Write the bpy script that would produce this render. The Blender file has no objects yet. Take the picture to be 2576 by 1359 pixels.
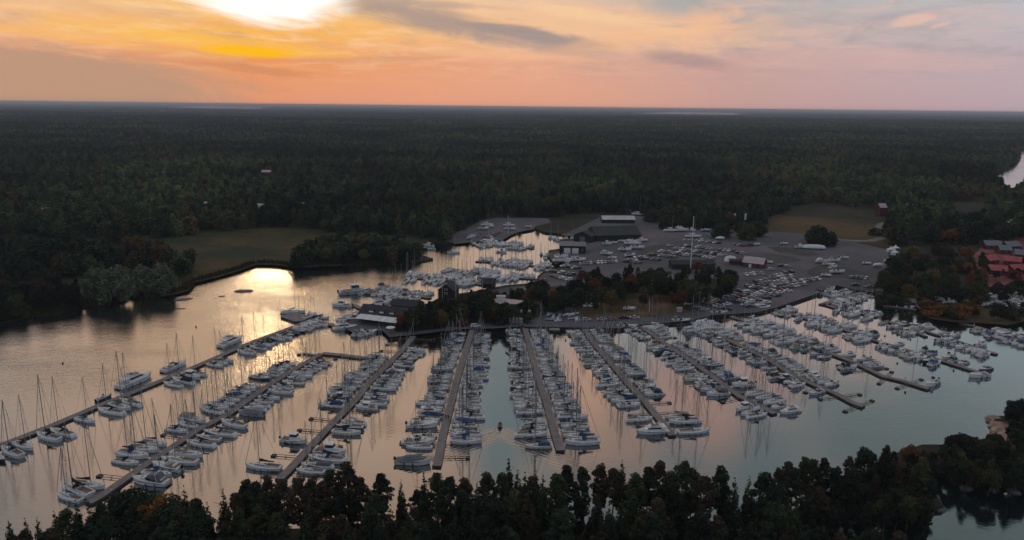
import bpy, math, random
import numpy as np
from mathutils import Vector, Matrix, noise
from mathutils.geometry import delaunay_2d_cdt
R = math.radians
scene = bpy.context.scene
COL = scene.collection

# ---------------------------------------------------------------- camera
FPX, CX, CY, CAMH = 1839.0, 1288.0, 679.5, 95.0
PITCH, ROLL = R(12.60), R(0.62)
f_ = Vector((0, math.cos(PITCH), -math.sin(PITCH)))
u0 = Vector((0, math.sin(PITCH), math.cos(PITCH)))
r0 = Vector((1, 0, 0))
r_ = r0 * math.cos(ROLL) + u0 * math.sin(ROLL)
u_ = -r0 * math.sin(ROLL) + u0 * math.cos(ROLL)
cam_d = bpy.data.cameras.new("camera")
cam = bpy.data.objects.new("camera", cam_d)
COL.objects.link(cam)
cam_d.sensor_width = 36
cam_d.lens = FPX / 2576 * 36
cam_d.clip_start = 1.0
cam_d.clip_end = 60000
M = Matrix((r_, u_, -f_)).transposed().to_4x4()
M.translation = (0, 0, CAMH)
cam.matrix_world = M
scene.camera = cam
scene.view_settings.view_transform = 'Standard'
scene.view_settings.look = 'None'
scene.view_settings.exposure = 0.0
scene.view_settings.gamma = 1.0
cy = scene.cycles
cy.max_bounces = 5
cy.diffuse_bounces = 2
cy.glossy_bounces = 3
cy.transmission_bounces = 2
cy.volume_bounces = 0
cy.transparent_max_bounces = 6
cy.sample_clamp_indirect = 4.0
cy.sample_clamp_direct = 12.0
cy.use_denoising = True
cy.caustics_reflective = False
cy.caustics_refractive = False


def ray(px, py):
    return (f_ * FPX + r_ * (px - CX) - u_ * (py - CY)).normalized()


def at(px, py, z=0.0):
    """the point of the level z that lies in this direction of the view"""
    d = ray(px, py)
    t = (z - CAMH) / d.z
    return (d.x * t, d.y * t)


def proj(x, y, z):
    v = Vector((x, y, z - CAMH))
    w = v.dot(f_)
    if w <= 1:
        return (-9999, 9999)
    return (CX + FPX * v.dot(r_) / w, CY - FPX * v.dot(u_) / w)


def azel(px, py, refl=False):
    d = ray(px, py)
    el = math.degrees(math.asin(d.z))
    return math.degrees(math.atan2(d.x, d.y)), (-el if refl else el)


def lin(c):
    return tuple(((v / 255) / 12.92 if v / 255 <= .04045 else (((v / 255) + .055) / 1.055) ** 2.4) for v in c)


# ---------------------------------------------------------------- node helper
class NT:
    def __init__(s, tree):
        s.t = tree
        s.t.nodes.clear()

    def n(s, typ, **kw):
        nd = s.t.nodes.new(typ)
        for k, v in kw.items():
            setattr(nd, k, v)
        return nd

    def put(s, sock, v):
        if hasattr(v, 'is_linked') or isinstance(v, bpy.types.NodeSocket):
            s.t.links.new(v, sock)
        elif v is not None:
            if isinstance(v, (tuple, list)) and len(v) == 3 and sock.type == 'RGBA':
                v = (*v, 1)
            sock.default_value = v

    def m(s, op, a, b=None, c=None, clamp=False):
        nd = s.n('ShaderNodeMath', operation=op, use_clamp=clamp)
        s.put(nd.inputs[0], a)
        if b is not None: s.put(nd.inputs[1], b)
        if c is not None: s.put(nd.inputs[2], c)
        return nd.outputs[0]

    def mr(s, v, a, b, c=0.0, d=1.0, smooth=True):
        nd = s.n('ShaderNodeMapRange', interpolation_type='SMOOTHSTEP' if smooth else 'LINEAR')
        s.put(nd.inputs['Value'], v)
        s.put(nd.inputs['From Min'], a); s.put(nd.inputs['From Max'], b)
        s.put(nd.inputs['To Min'], c); s.put(nd.inputs['To Max'], d)
        return nd.outputs[0]

    def mix(s, fac, a, b, blend='MIX'):
        nd = s.n('ShaderNodeMix', data_type='RGBA', blend_type=blend)
        s.put(nd.inputs[0], fac); s.put(nd.inputs[6], a); s.put(nd.inputs[7], b)
        return nd.outputs[2]

    def ramp(s, fac, stops, interp='LINEAR'):
        nd = s.n('ShaderNodeValToRGB')
        s.put(nd.inputs[0], fac)
        cr = nd.color_ramp
        cr.interpolation = interp
        while len(cr.elements) < len(stops): cr.elements.new(.5)
        for e, (p, c) in zip(cr.elements, stops):
            e.position = p
        for e, (p, c) in zip(cr.elements, stops):
            e.color = (*c, 1)
        return nd.outputs[0]

    def noise(s, vec, scale, detail=3, rough=.5, dist=0.0):
        nd = s.n('ShaderNodeTexNoise')
        s.put(nd.inputs['Vector'], vec)
        nd.inputs['Scale'].default_value = scale
        nd.inputs['Detail'].default_value = detail
        nd.inputs['Roughness'].default_value = rough
        nd.inputs['Distortion'].default_value = dist
        return nd.outputs[0]

    def xyz(s, x, y, z=0.0):
        nd = s.n('ShaderNodeCombineXYZ')
        s.put(nd.inputs[0], x); s.put(nd.inputs[1], y); s.put(nd.inputs[2], z)
        return nd.outputs[0]

    def sep(s, v):
        nd = s.n('ShaderNodeSeparateXYZ')
        s.put(nd.inputs[0], v)
        return nd.outputs


# ---------------------------------------------------------------- world: dusk sky with veils of cloud
SUN_AZ, SUN_EL = -18.8, 13.2
HAZE = 7.2e-5
world = bpy.data.worlds.new("World")
scene.world = world
world.use_nodes = True
w = NT(world.node_tree)
tc = w.n('ShaderNodeTexCoord')
dx, dy, dz = w.sep(tc.outputs['Generated'])
el = w.m('MULTIPLY', w.m('ARCSINE', dz), 57.29578)
az = w.m('MULTIPLY', w.m('ARCTAN2', dx, dy), 57.29578)
sx, sy = math.sin(R(SUN_AZ)), math.cos(R(SUN_AZ))
hl = w.m('SQRT', w.m('ADD', w.m('MULTIPLY', dx, dx), w.m('MULTIPLY', dy, dy)))
hl = w.m('MAXIMUM', hl, 1e-4)
cs = w.m('DIVIDE', w.m('ADD', w.m('MULTIPLY', dx, sx), w.m('MULTIPLY', dy, sy)), hl, clamp=False)
cs = w.m('MINIMUM', w.m('MAXIMUM', cs, -1), 1)
sd = w.m('MULTIPLY', w.m('ARCCOSINE', cs), 57.29578)       # degrees of azimuth away from the sun
sf = w.m('DIVIDE', sd, 180)


def row(*st):
    return w.ramp(sf, [(a / 180, lin(c)) for a, c in st])


bk, bk2 = (160, 162, 178), (150, 154, 176)
rows = [
    (0.0, row((0, (230, 154, 118)), (12, (232, 160, 128)), (25, (222, 162, 136)), (36, (198, 158, 152)), (53, (186, 162, 170)), (90, bk), (180, bk2))),
    (3.0, row((0, (238, 154, 96)), (10, (234, 162, 118)), (20, (230, 168, 138)), (35, (200, 162, 154)), (53, (190, 172, 178)), (90, bk), (180, bk2))),
    (5.2, row((0, (252, 182, 84)), (10, (246, 186, 118)), (20, (238, 188, 152)), (35, (196, 172, 164)), (53, (192, 182, 187)), (90, bk), (180, bk2))),
    (8.5, row((0, (255, 222, 166)), (10, (246, 204, 156)), (20, (230, 196, 170)), (35, (172, 176, 176)), (53, (188, 196, 198)), (90, bk), (180, bk2))),
    (14., row((0, (240, 186, 134)), (10, (244, 200, 166)), (19, (228, 198, 180)), (30, (182, 184, 184)), (53, (162, 176, 180)), (90, (150, 158, 174)), (180, (145, 154, 174)))),
    (25., row((0, (250, 212, 186)), (12, (246, 206, 182)), (17, (204, 184, 172)), (23, (146, 164, 170)), (53, (122, 136, 136)), (90, (140, 150, 164)), (180, (140, 150, 170)))),
    (40., row((0, (168, 150, 142)), (15, (150, 138, 134)), (25, (112, 118, 122)), (53, (98, 110, 116)), (90, (140, 150, 164)), (180, (145, 155, 174)))),
    (56., row((0, (184, 192, 198)), (180, (184, 192, 204)))),
    (90., row((0, (198, 206, 212)), (180, (198, 206, 212)))),
]
base = rows[0][1]
for (e0, c0), (e1, c1) in zip(rows, rows[1:]):
    base = w.mix(w.mr(el, e0, e1, smooth=(e0 > 2)), base, c1)
# the clear air above the veils
sky = w.n('ShaderNodeTexSky', sky_type='NISHITA', sun_disc=False)
sky.sun_elevation = R(SUN_EL); sky.sun_rotation = R(SUN_AZ)
sky.air_density = 1.4; sky.dust_density = 2.0; sky.ozone_density = 1.5
skyc = w.mix(1.0, sky.outputs[0], (.05, .05, .05), 'MULTIPLY')
base = w.mix(w.mr(el, 30, 70, 0.0, .3), base, skyc)

# cloud coordinates on a flat layer overhead
pz = w.m('ADD', w.m('ABSOLUTE', dz), .10)
cxn, cyn = w.m('DIVIDE', dx, pz), w.m('DIVIDE', dy, pz)
n1 = w.noise(w.xyz(w.m('MULTIPLY', cxn, .9), w.m('MULTIPLY', cyn, 1.0)), 3.0, 9, .62, .45)
n3 = w.noise(w.xyz(w.m('MULTIPLY', az, .22), w.m('MULTIPLY', w.m('ADD', el, w.m('MULTIPLY', az, .06)), 1.3), 9.0), 1.0, 8, .62, .4)
n2 = w.noise(w.xyz(w.m('ADD', w.m('MULTIPLY', cxn, 1.0), 7.3), w.m('MULTIPLY', cyn, .55)), 2.2, 6, .6, .6)
nw = w.noise(w.xyz(w.m('MULTIPLY', az, .14), w.m('MULTIPLY', w.m('ADD', el, w.m('MULTIPLY', az, .10)), .60), 3.1), 1.0, 9, .66, 1.1)   # fine raggedness
nwc = w.m('SUBTRACT', nw, .5)


def blob(a, e, ra, re_, rot=0.0, rag=1.4, soft=.55):
    """an uneven patch of cloud around azimuth a, elevation e (degrees)"""
    u = w.m('SUBTRACT', az, a); v = w.m('SUBTRACT', el, e)
    c, s_ = math.cos(R(rot)), math.sin(R(rot))
    uu = w.m('ADD', w.m('MULTIPLY', u, c / ra), w.m('MULTIPLY', v, s_ / ra))
    vv = w.m('ADD', w.m('MULTIPLY', u, -s_ / re_), w.m('MULTIPLY', v, c / re_))
    r2 = w.m('SQRT', w.m('ADD', w.m('MULTIPLY', uu, uu), w.m('MULTIPLY', vv, vv)))
    r2 = w.m('ADD', r2, w.m('MULTIPLY', nwc, rag))
    return w.mr(r2, 1.0 + soft * .4, 1.0 - soft, 0, 1)


def patch(col, fac, c):
    return w.mix(fac, col, lin(c))


def bp(px, py, hw, hh, rot=0, **k):
    a, e = azel(px, py)
    return blob(a, e, hw / 32.0, hh / 32.0, rot, **k)


def times(m_, k):
    return w.m('MULTIPLY', m_, k)


# wisps: warm near the sun, rose further off
wv = w.mr(n1, .46, .68, 0, .50)
hi = w.mr(el, .8, 5)
warm = w.ramp(sf, [(0, lin((255, 226, 176))), (14 / 180, lin((252, 204, 156))), (34 / 180, lin((226, 182, 164))), (60 / 180, lin((206, 186, 186))), (1, lin((120, 130, 150)))])
base = w.mix(w.m('MULTIPLY', wv, hi), base, warm)
dk = w.mr(n2, .50, .72, 0, .42)
grey = w.ramp(sf, [(0, lin((206, 158, 118))), (14 / 180, lin((188, 158, 142))), (34 / 180, lin((156, 152, 156))), (1, lin((90, 102, 124)))])
base = w.mix(w.m('MULTIPLY', dk, hi), base, grey)
base = w.mix(w.m('MULTIPLY', w.mr(n3, .5, .7, 0, .34), w.m('MULTIPLY', w.mr(el, 1.5, 4.5), w.mr(az, 32, 8))), base, warm)
base = w.mix(w.m('MULTIPLY', w.mr(n3, .5, .32, 0, .30), w.m('MULTIPLY', w.mr(el, 1.0, 4), w.mr(el, 13, 9))), base, grey)
# streaks and banks
base = patch(base, times(bp(1500, 60, 420, 60, -4, rag=2.6, soft=.8), .65), (246, 196, 150))
base = patch(base, times(bp(1150, 62, 350, 30, -10, rag=2.0, soft=.7), .85), (166, 148, 140))
base = patch(base, times(bp(1050, 8, 240, 9, -2, rag=2.4, soft=.8), .7), (180, 158, 146))
base = patch(base, times(bp(1330, 88, 190, 16, -8, rag=2.4), .6), (158, 144, 142))
base = patch(base, times(bp(1250, 138, 330, 10, -3, rag=2.4, soft=.8), .5), (248, 190, 146))
base = patch(base, times(bp(1400, 105, 110, 20, -6), .6), (160, 146, 142))
base = patch(base, times(bp(1730, 152, 110, 20, -8), .60), (168, 142, 142))
base = patch(base, times(bp(1700, 8, 95, 34, -6, rag=2.4, soft=.8), .6), (158, 166, 168))
base = patch(base, times(bp(1770, 70, 80, 44, 14, rag=2.6, soft=.8), .85), (240, 188, 152))
base = patch(base, times(bp(1640, 84, 130, 12, 4, rag=2.6), .6), (246, 196, 150))
base = patch(base, times(bp(1540, 108, 150, 20, 6), .55), (238, 184, 144))
base = patch(base, times(bp(1480, 38, 190, 16, -8), .55), (250, 208, 160))
base = patch(base, times(bp(2300, 50, 48, 13, 12), .75), (232, 190, 172))
base = patch(base, times(bp(2365, 64, 24, 5, 16), .5), (228, 190, 176))
base = patch(base, times(bp(2070, 105, 50, 9, 0), .4), (222, 182, 172))
base = patch(base, times(bp(2120, 150, 300, 26, -2), .35), (214, 174, 168))
base = patch(base, times(bp(60, 205, 450, 88, -1, rag=1.1, soft=.45), .92), (188, 150, 124))
base = patch(base, times(bp(610, 172, 170, 10, -4, rag=2.2), .55), (206, 138, 96))
base = patch(base, times(bp(900, 150, 230, 7, 2, rag=2.2), .45), (206, 152, 124))
base = patch(base, times(bp(330, 30, 300, 14, -4), .4), (226, 178, 140))
base = patch(base, times(bp(150, 90, 300, 12, -6), .5), (252, 186, 96))
base = patch(base, times(bp(560, 108, 330, 22, -4), .55), (255, 196, 82))
base = patch(base, times(bp(640, 130, 110, 15, -2, rag=.8), .9), (255, 188, 6))
# patches seen only as reflections on the water
def rp(px, py, ra, re_, rot, k, c, **kw):
    global base
    a, e = azel(px, py, True)
    base = patch(base, times(blob(a, e, ra, re_, rot, **kw), k), c)
rp(1255, 1000, 3.2, 9, 0, .75, (126, 154, 162))
rp(1290, 900, 3.0, 3, 0, .5, (150, 158, 160))
rp(1475, 990, 3.0, 5.5, 10, .95, (246, 196, 168), rag=1.0)
rp(1560, 1130, 4.0, 3.4, 25, .75, (222, 178, 156))
rp(1740, 1010, 5.2, 3.6, 32, .85, (222, 176, 160), rag=1.2)
rp(1900, 930, 5, 2.6, 30, .8, (214, 174, 164))
rp(2090, 830, 6, 3.0, 25, .9, (222, 188, 176))
rp(2250, 1080, 7, 5, 0, .6, (124, 142, 142))
# the veiled sun itself
sv = (sx * math.cos(R(SUN_EL)), sy * math.cos(R(SUN_EL)), math.sin(R(SUN_EL)))
dt = w.m('ADD', w.m('ADD', w.m('MULTIPLY', dx, sv[0]), w.m('MULTIPLY', dy, sv[1])), w.m('MULTIPLY', dz, sv[2]))
sa = w.m('MULTIPLY', w.m('ARCCOSINE', w.m('MINIMUM', dt, 1)), 57.29578)
hole = bp(672, -44, 188, 100, 0, rag=1.0, soft=.42)
tot = w.mix(hole, base, (1.15, 1.10, 1.04))
addg = w.mix(w.m('MULTIPLY', w.mr(sa, 6.0, 0.5), w.mr(el, 8.5, 12)), (0, 0, 0), (.16, .09, .04))
tot = w.mix(1.0, tot, addg, 'ADD')
bg = w.n('ShaderNodeBackground')
w.put(bg.inputs[0], tot)
bg.inputs[1].default_value = 1.0
w.t.links.new(bg.outputs[0], w.n('ShaderNodeOutputWorld').inputs[0])
world.cycles.sampling_method = 'MANUAL'
world.cycles.sample_map_resolution = 1024

sun_d = bpy.data.lights.new("sun", 'SUN')
sun_d.energy = 0.045
sun_d.angle = R(2.6)
sun_d.color = (1.0, .62, .30)
sun = bpy.data.objects.new("sun", sun_d)
COL.objects.link(sun)
sun.rotation_euler = Vector(sv).to_track_quat('Z', 'Y').to_euler()
sun.location = (0, 0, 300)

# ---------------------------------------------------------------- materials
MAT = {}


def material(name, col, rough=.6, var=.0, scale=1.0, objcol=False, metal=0.0, spec=.5, col2=None, detail=4, bump=0.0):
    if name in MAT: return MAT[name]
    m = bpy.data.materials.new(name)
    m.use_nodes = True
    t = NT(m.node_tree)
    b = t.n('ShaderNodeBsdfPrincipled')
    t.t.links.new(b.outputs[0], t.n('ShaderNodeOutputMaterial').inputs[0])
    co = t.n('ShaderNodeTexCoord').outputs['Object']
    base_ = t.n('ShaderNodeObjectInfo').outputs['Color'] if objcol else None
    nz = t.noise(co, scale, detail, .55)
    if objcol:
        c = t.mix(1.0, base_, t.ramp(nz, [(.3, (1 - var,) * 3), (.7, (1.0,) * 3)]), 'MULTIPLY')
    elif col2 is not None:
        c = t.ramp(nz, [(.35, col), (.65, col2)])
    else:
        c = t.ramp(nz, [(.3, tuple(v * (1 - var) for v in col)), (.7, tuple(min(1, v * (1 + var * .5)) for v in col))])
    t.put(b.inputs['Base Color'], c)
    b.inputs['Roughness'].default_value = rough
    b.inputs['Metallic'].default_value = metal
    b.inputs['Specular IOR Level'].default_value = spec
    if bump:
        bn = t.n('ShaderNodeBump')
        bn.inputs['Distance'].default_value = bump
        t.put(bn.inputs['Height'], nz)
        t.t.links.new(bn.outputs[0], b.inputs['Normal'])
    m.diffuse_color = (*col, 1)
    MAT[name] = m
    return m


GEL = material('gelcoat', (.72,) * 3, .3, .24, .7, objcol=True)
DECK = material('deck_paint', (.62, .62, .60), .6, .12, 1.5)
TEAK = material('teak', (.20, .13, .08), .7, .3, 4)
BOOT = material('bottom_paint', (.02, .03, .05), .5, .2, 1)
GLASS = material('dark_glass', (.015, .02, .025), .12, .1, 1)
CANVAS = material('canvas', (.05,) * 3, .85, .22, 2.2, objcol=True)
ALU = material('aluminium', (.38, .38, .38), .45, .15, .5, metal=.3)
MASTM = material('mast_paint', (.30, .29, .28), .5, .15, .5)
BLACK = material('black_plastic', (.02, .02, .022), .5, .2, 2)
CHROME = material('steel', (.5, .5, .5), .35, .1, 1, metal=.7)
PLANK = material('pier_planks', (.17, .145, .14), .85, 0, .5, col2=(.24, .20, .19))
FLOATC = material('float_concrete', (.07, .065, .065), .9, .3, .6)
RUBBER = material('tyre_rubber', (.02, .02, .02), .8, .2, 3)
CARP = material('car_paint', (.3,) * 3, .28, .05, .5, objcol=True)
BARK = material('bark', (.10, .065, .045), .95, .4, 2.0)
ROCK = material('rock', (.05, .045, .045), .9, 0, .35, col2=(.20, .18, .175), bump=.4)
ROCKP = material('pink_granite', (.26, .17, .13), .9, 0, .5, col2=(.48, .34, .27), bump=.4)
WALLD = material('black_boards', (.018, .018, .02), .8, .3, 1.2)
WALLR = material('red_boards', (.105, .026, .024), .85, .25, 1.0)
ROOFD = material('dark_roof_felt', (.035, .037, .042), .85, .3, .35)
ROOFG = material('grey_roof_sheet', (.16, .17, .18), .6, .2, .3)
ROOFW = material('pale_roof_sheet', (.52, .52, .50), .5, .2, .25)
ROOFP = material('pink_grey_roof', (.46, .36, .37), .6, .2, .3)
WHITE = material('white_paint', (.72, .72, .70), .5, .1, 1)
CONC = material('concrete', (.22, .21, .20), .9, .3, .3)
TARP = material('white_tarp', (.70, .71, .70), .6, .15, .8)
LEAF = None


def leaf_material(name, forest):
    m = bpy.data.materials.new(name)
    m.use_nodes = True
    t = NT(m.node_tree)
    b = t.n('ShaderNodeBsdfPrincipled')
    t.t.links.new(b.outputs[0], t.n('ShaderNodeOutputMaterial').inputs[0])
    oi = t.n('ShaderNodeObjectInfo')
    geo = t.n('ShaderNodeNewGeometry')
    nz = t.noise(geo.outputs['Position'], .9, 3, .6)
    if forest:
        big = t.noise(geo.outputs['Position'], .006, 3, .6)
        sel = t.m('ADD', oi.outputs['Random'], t.m('MULTIPLY', t.m('SUBTRACT', big, .5), .9))
        pat = t.noise(geo.outputs['Position'], .0035, 5, .62)
        c = t.ramp(sel, [(0, (.014, .023, .014)), (.25, (.028, .043, .024)), (.50, (.044, .064, .032)), (.70, (.068, .088, .038)), (.82, (.100, .112, .044)),
                         (.90, (.084, .078, .036)), (.96, (.110, .078, .034)), (1.0, (.130, .078, .034))])
        c = t.mix(1.0, c, t.ramp(pat, [(.38, (.45, .50, .52)), (.50, (1.05, 1.1, 1.1)), (.60, (2.1, 2.1, 1.9))]), 'MULTIPLY')
    else:
        c = oi.outputs['Color']
    c = t.mix(1.0, c, t.ramp(nz, [(.3, (.62,) * 3), (.7, (1.25,) * 3)]), 'MULTIPLY')
    t.put(b.inputs['Base Color'], c)
    b.inputs['Roughness'].default_value = .85
    b.inputs['Specular IOR Level'].default_value = .15
    return m


LEAF = leaf_material('foliage', False)
LEAFF = leaf_material('forest_foliage', True)


def zone_material(name, ca, cb, cc, sa_, sb_, bump=0.3, rough=.95):
    m = bpy.data.materials.new(name)
    m.use_nodes = True
    t = NT(m.node_tree)
    b = t.n('ShaderNodeBsdfPrincipled')
    t.t.links.new(b.outputs[0], t.n('ShaderNodeOutputMaterial').inputs[0])
    p = t.n('ShaderNodeNewGeometry').outputs['Position']
    a = t.noise(p, sa_, 5, .6, .4); c = t.noise(p, sb_, 4, .6)
    col = t.ramp(a, [(.36, ca), (.52, cb), (.66, cc)])
    col = t.mix(1.0, col, t.ramp(c, [(.3, (.72,) * 3), (.7, (1.2,) * 3)]), 'MULTIPLY')
    t.put(b.inputs['Base Color'], col)
    b.inputs['Roughness'].default_value = rough
    b.inputs['Specular IOR Level'].default_value = .2
    bn = t.n('ShaderNodeBump'); bn.inputs['Distance'].default_value = bump
    t.put(bn.inputs['Height'], c)
    t.t.links.new(bn.outputs[0], b.inputs['Normal'])
    return m


FLOOR = zone_material('forest_floor', (.020, .022, .014), (.032, .032, .020), (.050, .044, .026), .03, .4)
MEADOW = zone_material('reed_meadow', (.022, .036, .014), (.062, .050, .022), (.115, .070, .032), .020, .22)
DRYGRASS = zone_material('dry_grass', (.036, .036, .018), (.082, .058, .026), (.125, .078, .032), .013, .4)
SLOPE = zone_material('brown_slope', (.056, .050, .028), (.120, .080, .044), (.190, .104, .054), .05, .6)
ASPH = zone_material('gravel_asphalt', (.085, .086, .096), (.118, .114, .124), (.180, .144, .158), .022, 1.2, .05)
VERGE = zone_material('weedy_gravel', (.062, .062, .056), (.085, .084, .080), (.105, .10, .098), .05, .7, .1)
PATHM = zone_material('gravel_path', (.16, .15, .15), (.21, .19, .19), (.25, .22, .21), .1, 1.5, .05)
REDG = zone_material('red_gravel', (.15, .050, .050), (.23, .066, .066), (.24, .14, .135), .06, 1.0, .05)


# ---------------------------------------------------------------- object helpers
class MB:
    def __init__(s):
        s.v, s.f, s.mi, s.mats = [], [], [], []

    def mat(s, m):
        if m not in s.mats: s.mats.append(m)
        return s.mats.index(m)

    def add(s, vs, fs, m):
        o = len(s.v); k = s.mat(m)
        s.v += [tuple(p) for p in vs]
        s.f += [tuple(i + o for i in f) for f in fs]
        s.mi += [k] * len(fs)
        return s

    def box(s, x0, x1, y0, y1, z0, z1, m):
        return s.add([(x0, y0, z0), (x1, y0, z0), (x1, y1, z0), (x0, y1, z0), (x0, y0, z1), (x1, y0, z1), (x1, y1, z1), (x0, y1, z1)],
                     [(0, 3, 2, 1), (4, 5, 6, 7), (0, 1, 5, 4), (1, 2, 6, 5), (2, 3, 7, 6), (3, 0, 4, 7)], m)

    def frus(s, b, t, m):
        """b, t: four corners each (lower ring, upper ring)"""
        return s.add(list(b) + list(t), [(3, 2, 1, 0), (4, 5, 6, 7), (0, 1, 5, 4), (1, 2, 6, 5), (2, 3, 7, 6), (3, 0, 4, 7)], m)

    def tube(s, a, b, ra, rb, m, n=6):
        a, b = Vector(a), Vector(b)
        d = (b - a).normalized()
        x = d.orthogonal().normalized(); y = d.cross(x)
        vs = []
        for p, r in ((a, ra), (b, rb)):
            for i in range(n):
                an = 2 * math.pi * i / n
                vs.append(p + x * (r * math.cos(an)) + y * (r * math.sin(an)))
        fs = [(i, (i + 1) % n, n + (i + 1) % n, n + i) for i in range(n)] + [tuple(range(n))[::-1], tuple(range(n, 2 * n))]
        return s.add(vs, fs, m)

    def prism(s, pts, z0, z1, m, side=None):
        n = len(pts)
        vs = [(x, y, z0) for x, y in pts] + [(x, y, z1) for x, y in pts]
        s.add(vs, [tuple(range(n, 2 * n))], m)
        s.add(vs, [(i, (i + 1) % n, n + (i + 1) % n, n + i) for i in range(n)] + [tuple(range(n))[::-1]], side or m)
        return s

    def data(s, name):
        me = bpy.data.meshes.new(name)
        me.from_pydata(s.v, [], s.f)
        for m in s.mats: me.materials.append(m)
        me.polygons.foreach_set('material_index', s.mi)
        me.update()
        return me


def link(name, me, parent=None, color=None, loc=None, rz=0.0):
    o = bpy.data.objects.new(name, me)
    COL.objects.link(o)
    if parent: o.parent = parent
    if loc: o.location = loc
    if rz: o.rotation_euler = (0, 0, rz)
    if color: o.color = (*color, 1)
    return o


def tag(o, label=None, cat=None, group=None, kind=None):
    if label: o['label'] = label
    if cat: o['category'] = cat
    if group: o['group'] = group
    if kind: o['kind'] = kind
    return o


def empty(name, loc=(0, 0, 0), rz=0.0):
    o = bpy.data.objects.new(name, None)
    o.empty_display_size = .5
    COL.objects.link(o)
    o.location = loc; o.rotation_euler = (0, 0, rz)
    return o


ONES = "zeroth first second third fourth fifth sixth seventh eighth ninth tenth eleventh twelfth thirteenth fourteenth fifteenth sixteenth seventeenth eighteenth nineteenth".split()
TENS = {20: ("twentieth", "twenty"), 30: ("thirtieth", "thirty"), 40: ("fortieth", "forty"), 50: ("fiftieth", "fifty"), 60: ("sixtieth", "sixty"), 70: ("seventieth", "seventy"), 80: ("eightieth", "eighty"), 90: ("ninetieth", "ninety")}


def nth(n):
    if n < 20: return ONES[n]
    if n >= 100: return "hundred-and-" + nth(n - 100) if n > 100 else "hundredth"
    a, b = TENS[n // 10 * 10]
    return a if n % 10 == 0 else b + "-" + ONES[n % 10]


def inpoly(x, y, poly):
    c = False
    n = len(poly); j = n - 1
    for i in range(n):
        xi, yi = poly[i]; xj, yj = poly[j]
        if (yi > y) != (yj > y) and x < (xj - xi) * (y - yi) / (yj - yi) + xi: c = not c
        j = i
    return c


def inpoly_np(X, Y, poly):
    c = np.zeros(X.shape, bool)
    n = len(poly); j = n - 1
    for i in range(n):
        xi, yi = poly[i]; xj, yj = poly[j]
        if yi != yj:
            c ^= ((yi > Y) != (yj > Y)) & (X < (xj - xi) * (Y - yi) / (yj - yi) + xi)
        j = i
    return c


def edge_dist(X, Y, poly):
    d = np.full(X.shape, 1e9)
    n = len(poly)
    for i in range(n):
        ax, ay = poly[i]; bx, by = poly[(i + 1) % n]
        vx, vy = bx - ax, by - ay
        L = max(vx * vx + vy * vy, 1e-9)
        t = np.clip(((X - ax) * vx + (Y - ay) * vy) / L, 0, 1)
        d = np.minimum(d, np.hypot(X - ax - t * vx, Y - ay - t * vy))
    return d


# ---------------------------------------------------------------- coast lines (as ground plan)
COAST = [(-260, 900), (-100, 845), (0, 818), (82, 798), (150, 792), (202, 773), (262, 770), (325, 752), (422, 746), (475, 734), (487, 714), (537, 702),
         (600, 684), (644, 667), (690, 668), (740, 675), (800, 671), (900, 669), (1000, 669), (1044, 664), (1089, 655), (1064, 647), (1061, 632),
         (1069, 620), (1091, 615), (1120, 617), (1146, 614), (1184, 610), (1230, 607), (1266, 604), (1285, 592), (1301, 585), (1344, 577),
         (1371, 588), (1410, 592), (1465, 597), (1463, 604), (1409, 606), (1408, 630), (1381, 634), (1378, 642), (1386, 656), (1396, 666),
         (1420, 658), (1432, 662), (1425, 672), (1406, 678), (1366, 688), (1352, 700), (1350, 710), (1330, 718), (1271, 723), (1200, 737),
         (1156, 744), (1120, 752), (1100, 757), (1081, 769), (1040, 773), (976, 777), (940, 779), (905, 790), (890, 800), (872, 812), (858, 822),
         (889, 838), (930, 836), (961, 832), (979, 849), (1044, 842), (1169, 828), (1244, 827), (1318, 821), (1463, 823), (1558, 825),
         (1608, 816), (1733, 806), (1788, 792), (1900, 785), (1949, 773), (2059, 736), (2104, 718), (2147, 728), (2199, 735), (2205, 757),
         (2222, 769), (2307, 776), (2318, 790), (2340, 803), (2407, 812), (2470, 814), (2532, 820), (2600, 806), (2760, 812), (3000, 830), (3350, 862)]
SOUTH = [(3350, 1010), (3000, 985), (2750, 1000), (2576, 1052), (2498, 1056), (2512, 1088), (2494, 1108), (2440, 1120), (2376, 1128), (2318, 1128), (2250, 1150),
         (2200, 1175), (2120, 1225), (2050, 1270), (1950, 1310), (1700, 1330), (1288, 1332), (900, 1336), (620, 1346), (310, 1372), (200, 1400), (0, 1440), (-300, 1470)]
bay = [at(*p) for p in COAST + SOUTH]
channel = [at(*p) for p in [(2331, 1194), (2379, 1204), (2403, 1224), (2483, 1226), (2576, 1230), (2760, 1236), (3300, 1280), (3300, 1480), (1960, 1460), (2075, 1335),
                             (2123, 1303), (2176, 1293), (2296, 1290), (2371, 1285), (2345, 1245)]]
river = [at(*p) for p in [(2546, 374), (2564, 400), (2532, 420), (2497, 437), (2500, 462), (2540, 500), (2575, 480), (2600, 450), (2680, 440), (2800, 410), (2780, 372)]]
far1 = [at(*p) for p in [(1600, 285.5), (1700, 281.5), (1840, 283.5), (1880, 292), (1720, 290), (1620, 289)]]
far2 = [at(*p) for p in [(430, 269.5), (520, 267.0), (660, 270), (650, 275.6), (520, 274.5), (430, 272.5)]]
WATERS = [bay, channel, river, far1, far2]
LZ = 1.2


def hill(x, y):
    r = math.hypot(x, y)
    k = min(1, max(0, (r - 650) / 1700)); k = k * k * (3 - 2 * k)
    if k <= 0: return 0.0
    h = noise.fractal(Vector((x / 1500, y / 1100, 4.2)), 1.0, 2.1, 4) * 16 + noise.noise(Vector((x / 3800, y / 2600, 1.2))) * 16 + 8
    kf = min(1, max(0, (r - 6500) / 3000))
    return h * k * (1 - .75 * kf)


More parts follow.
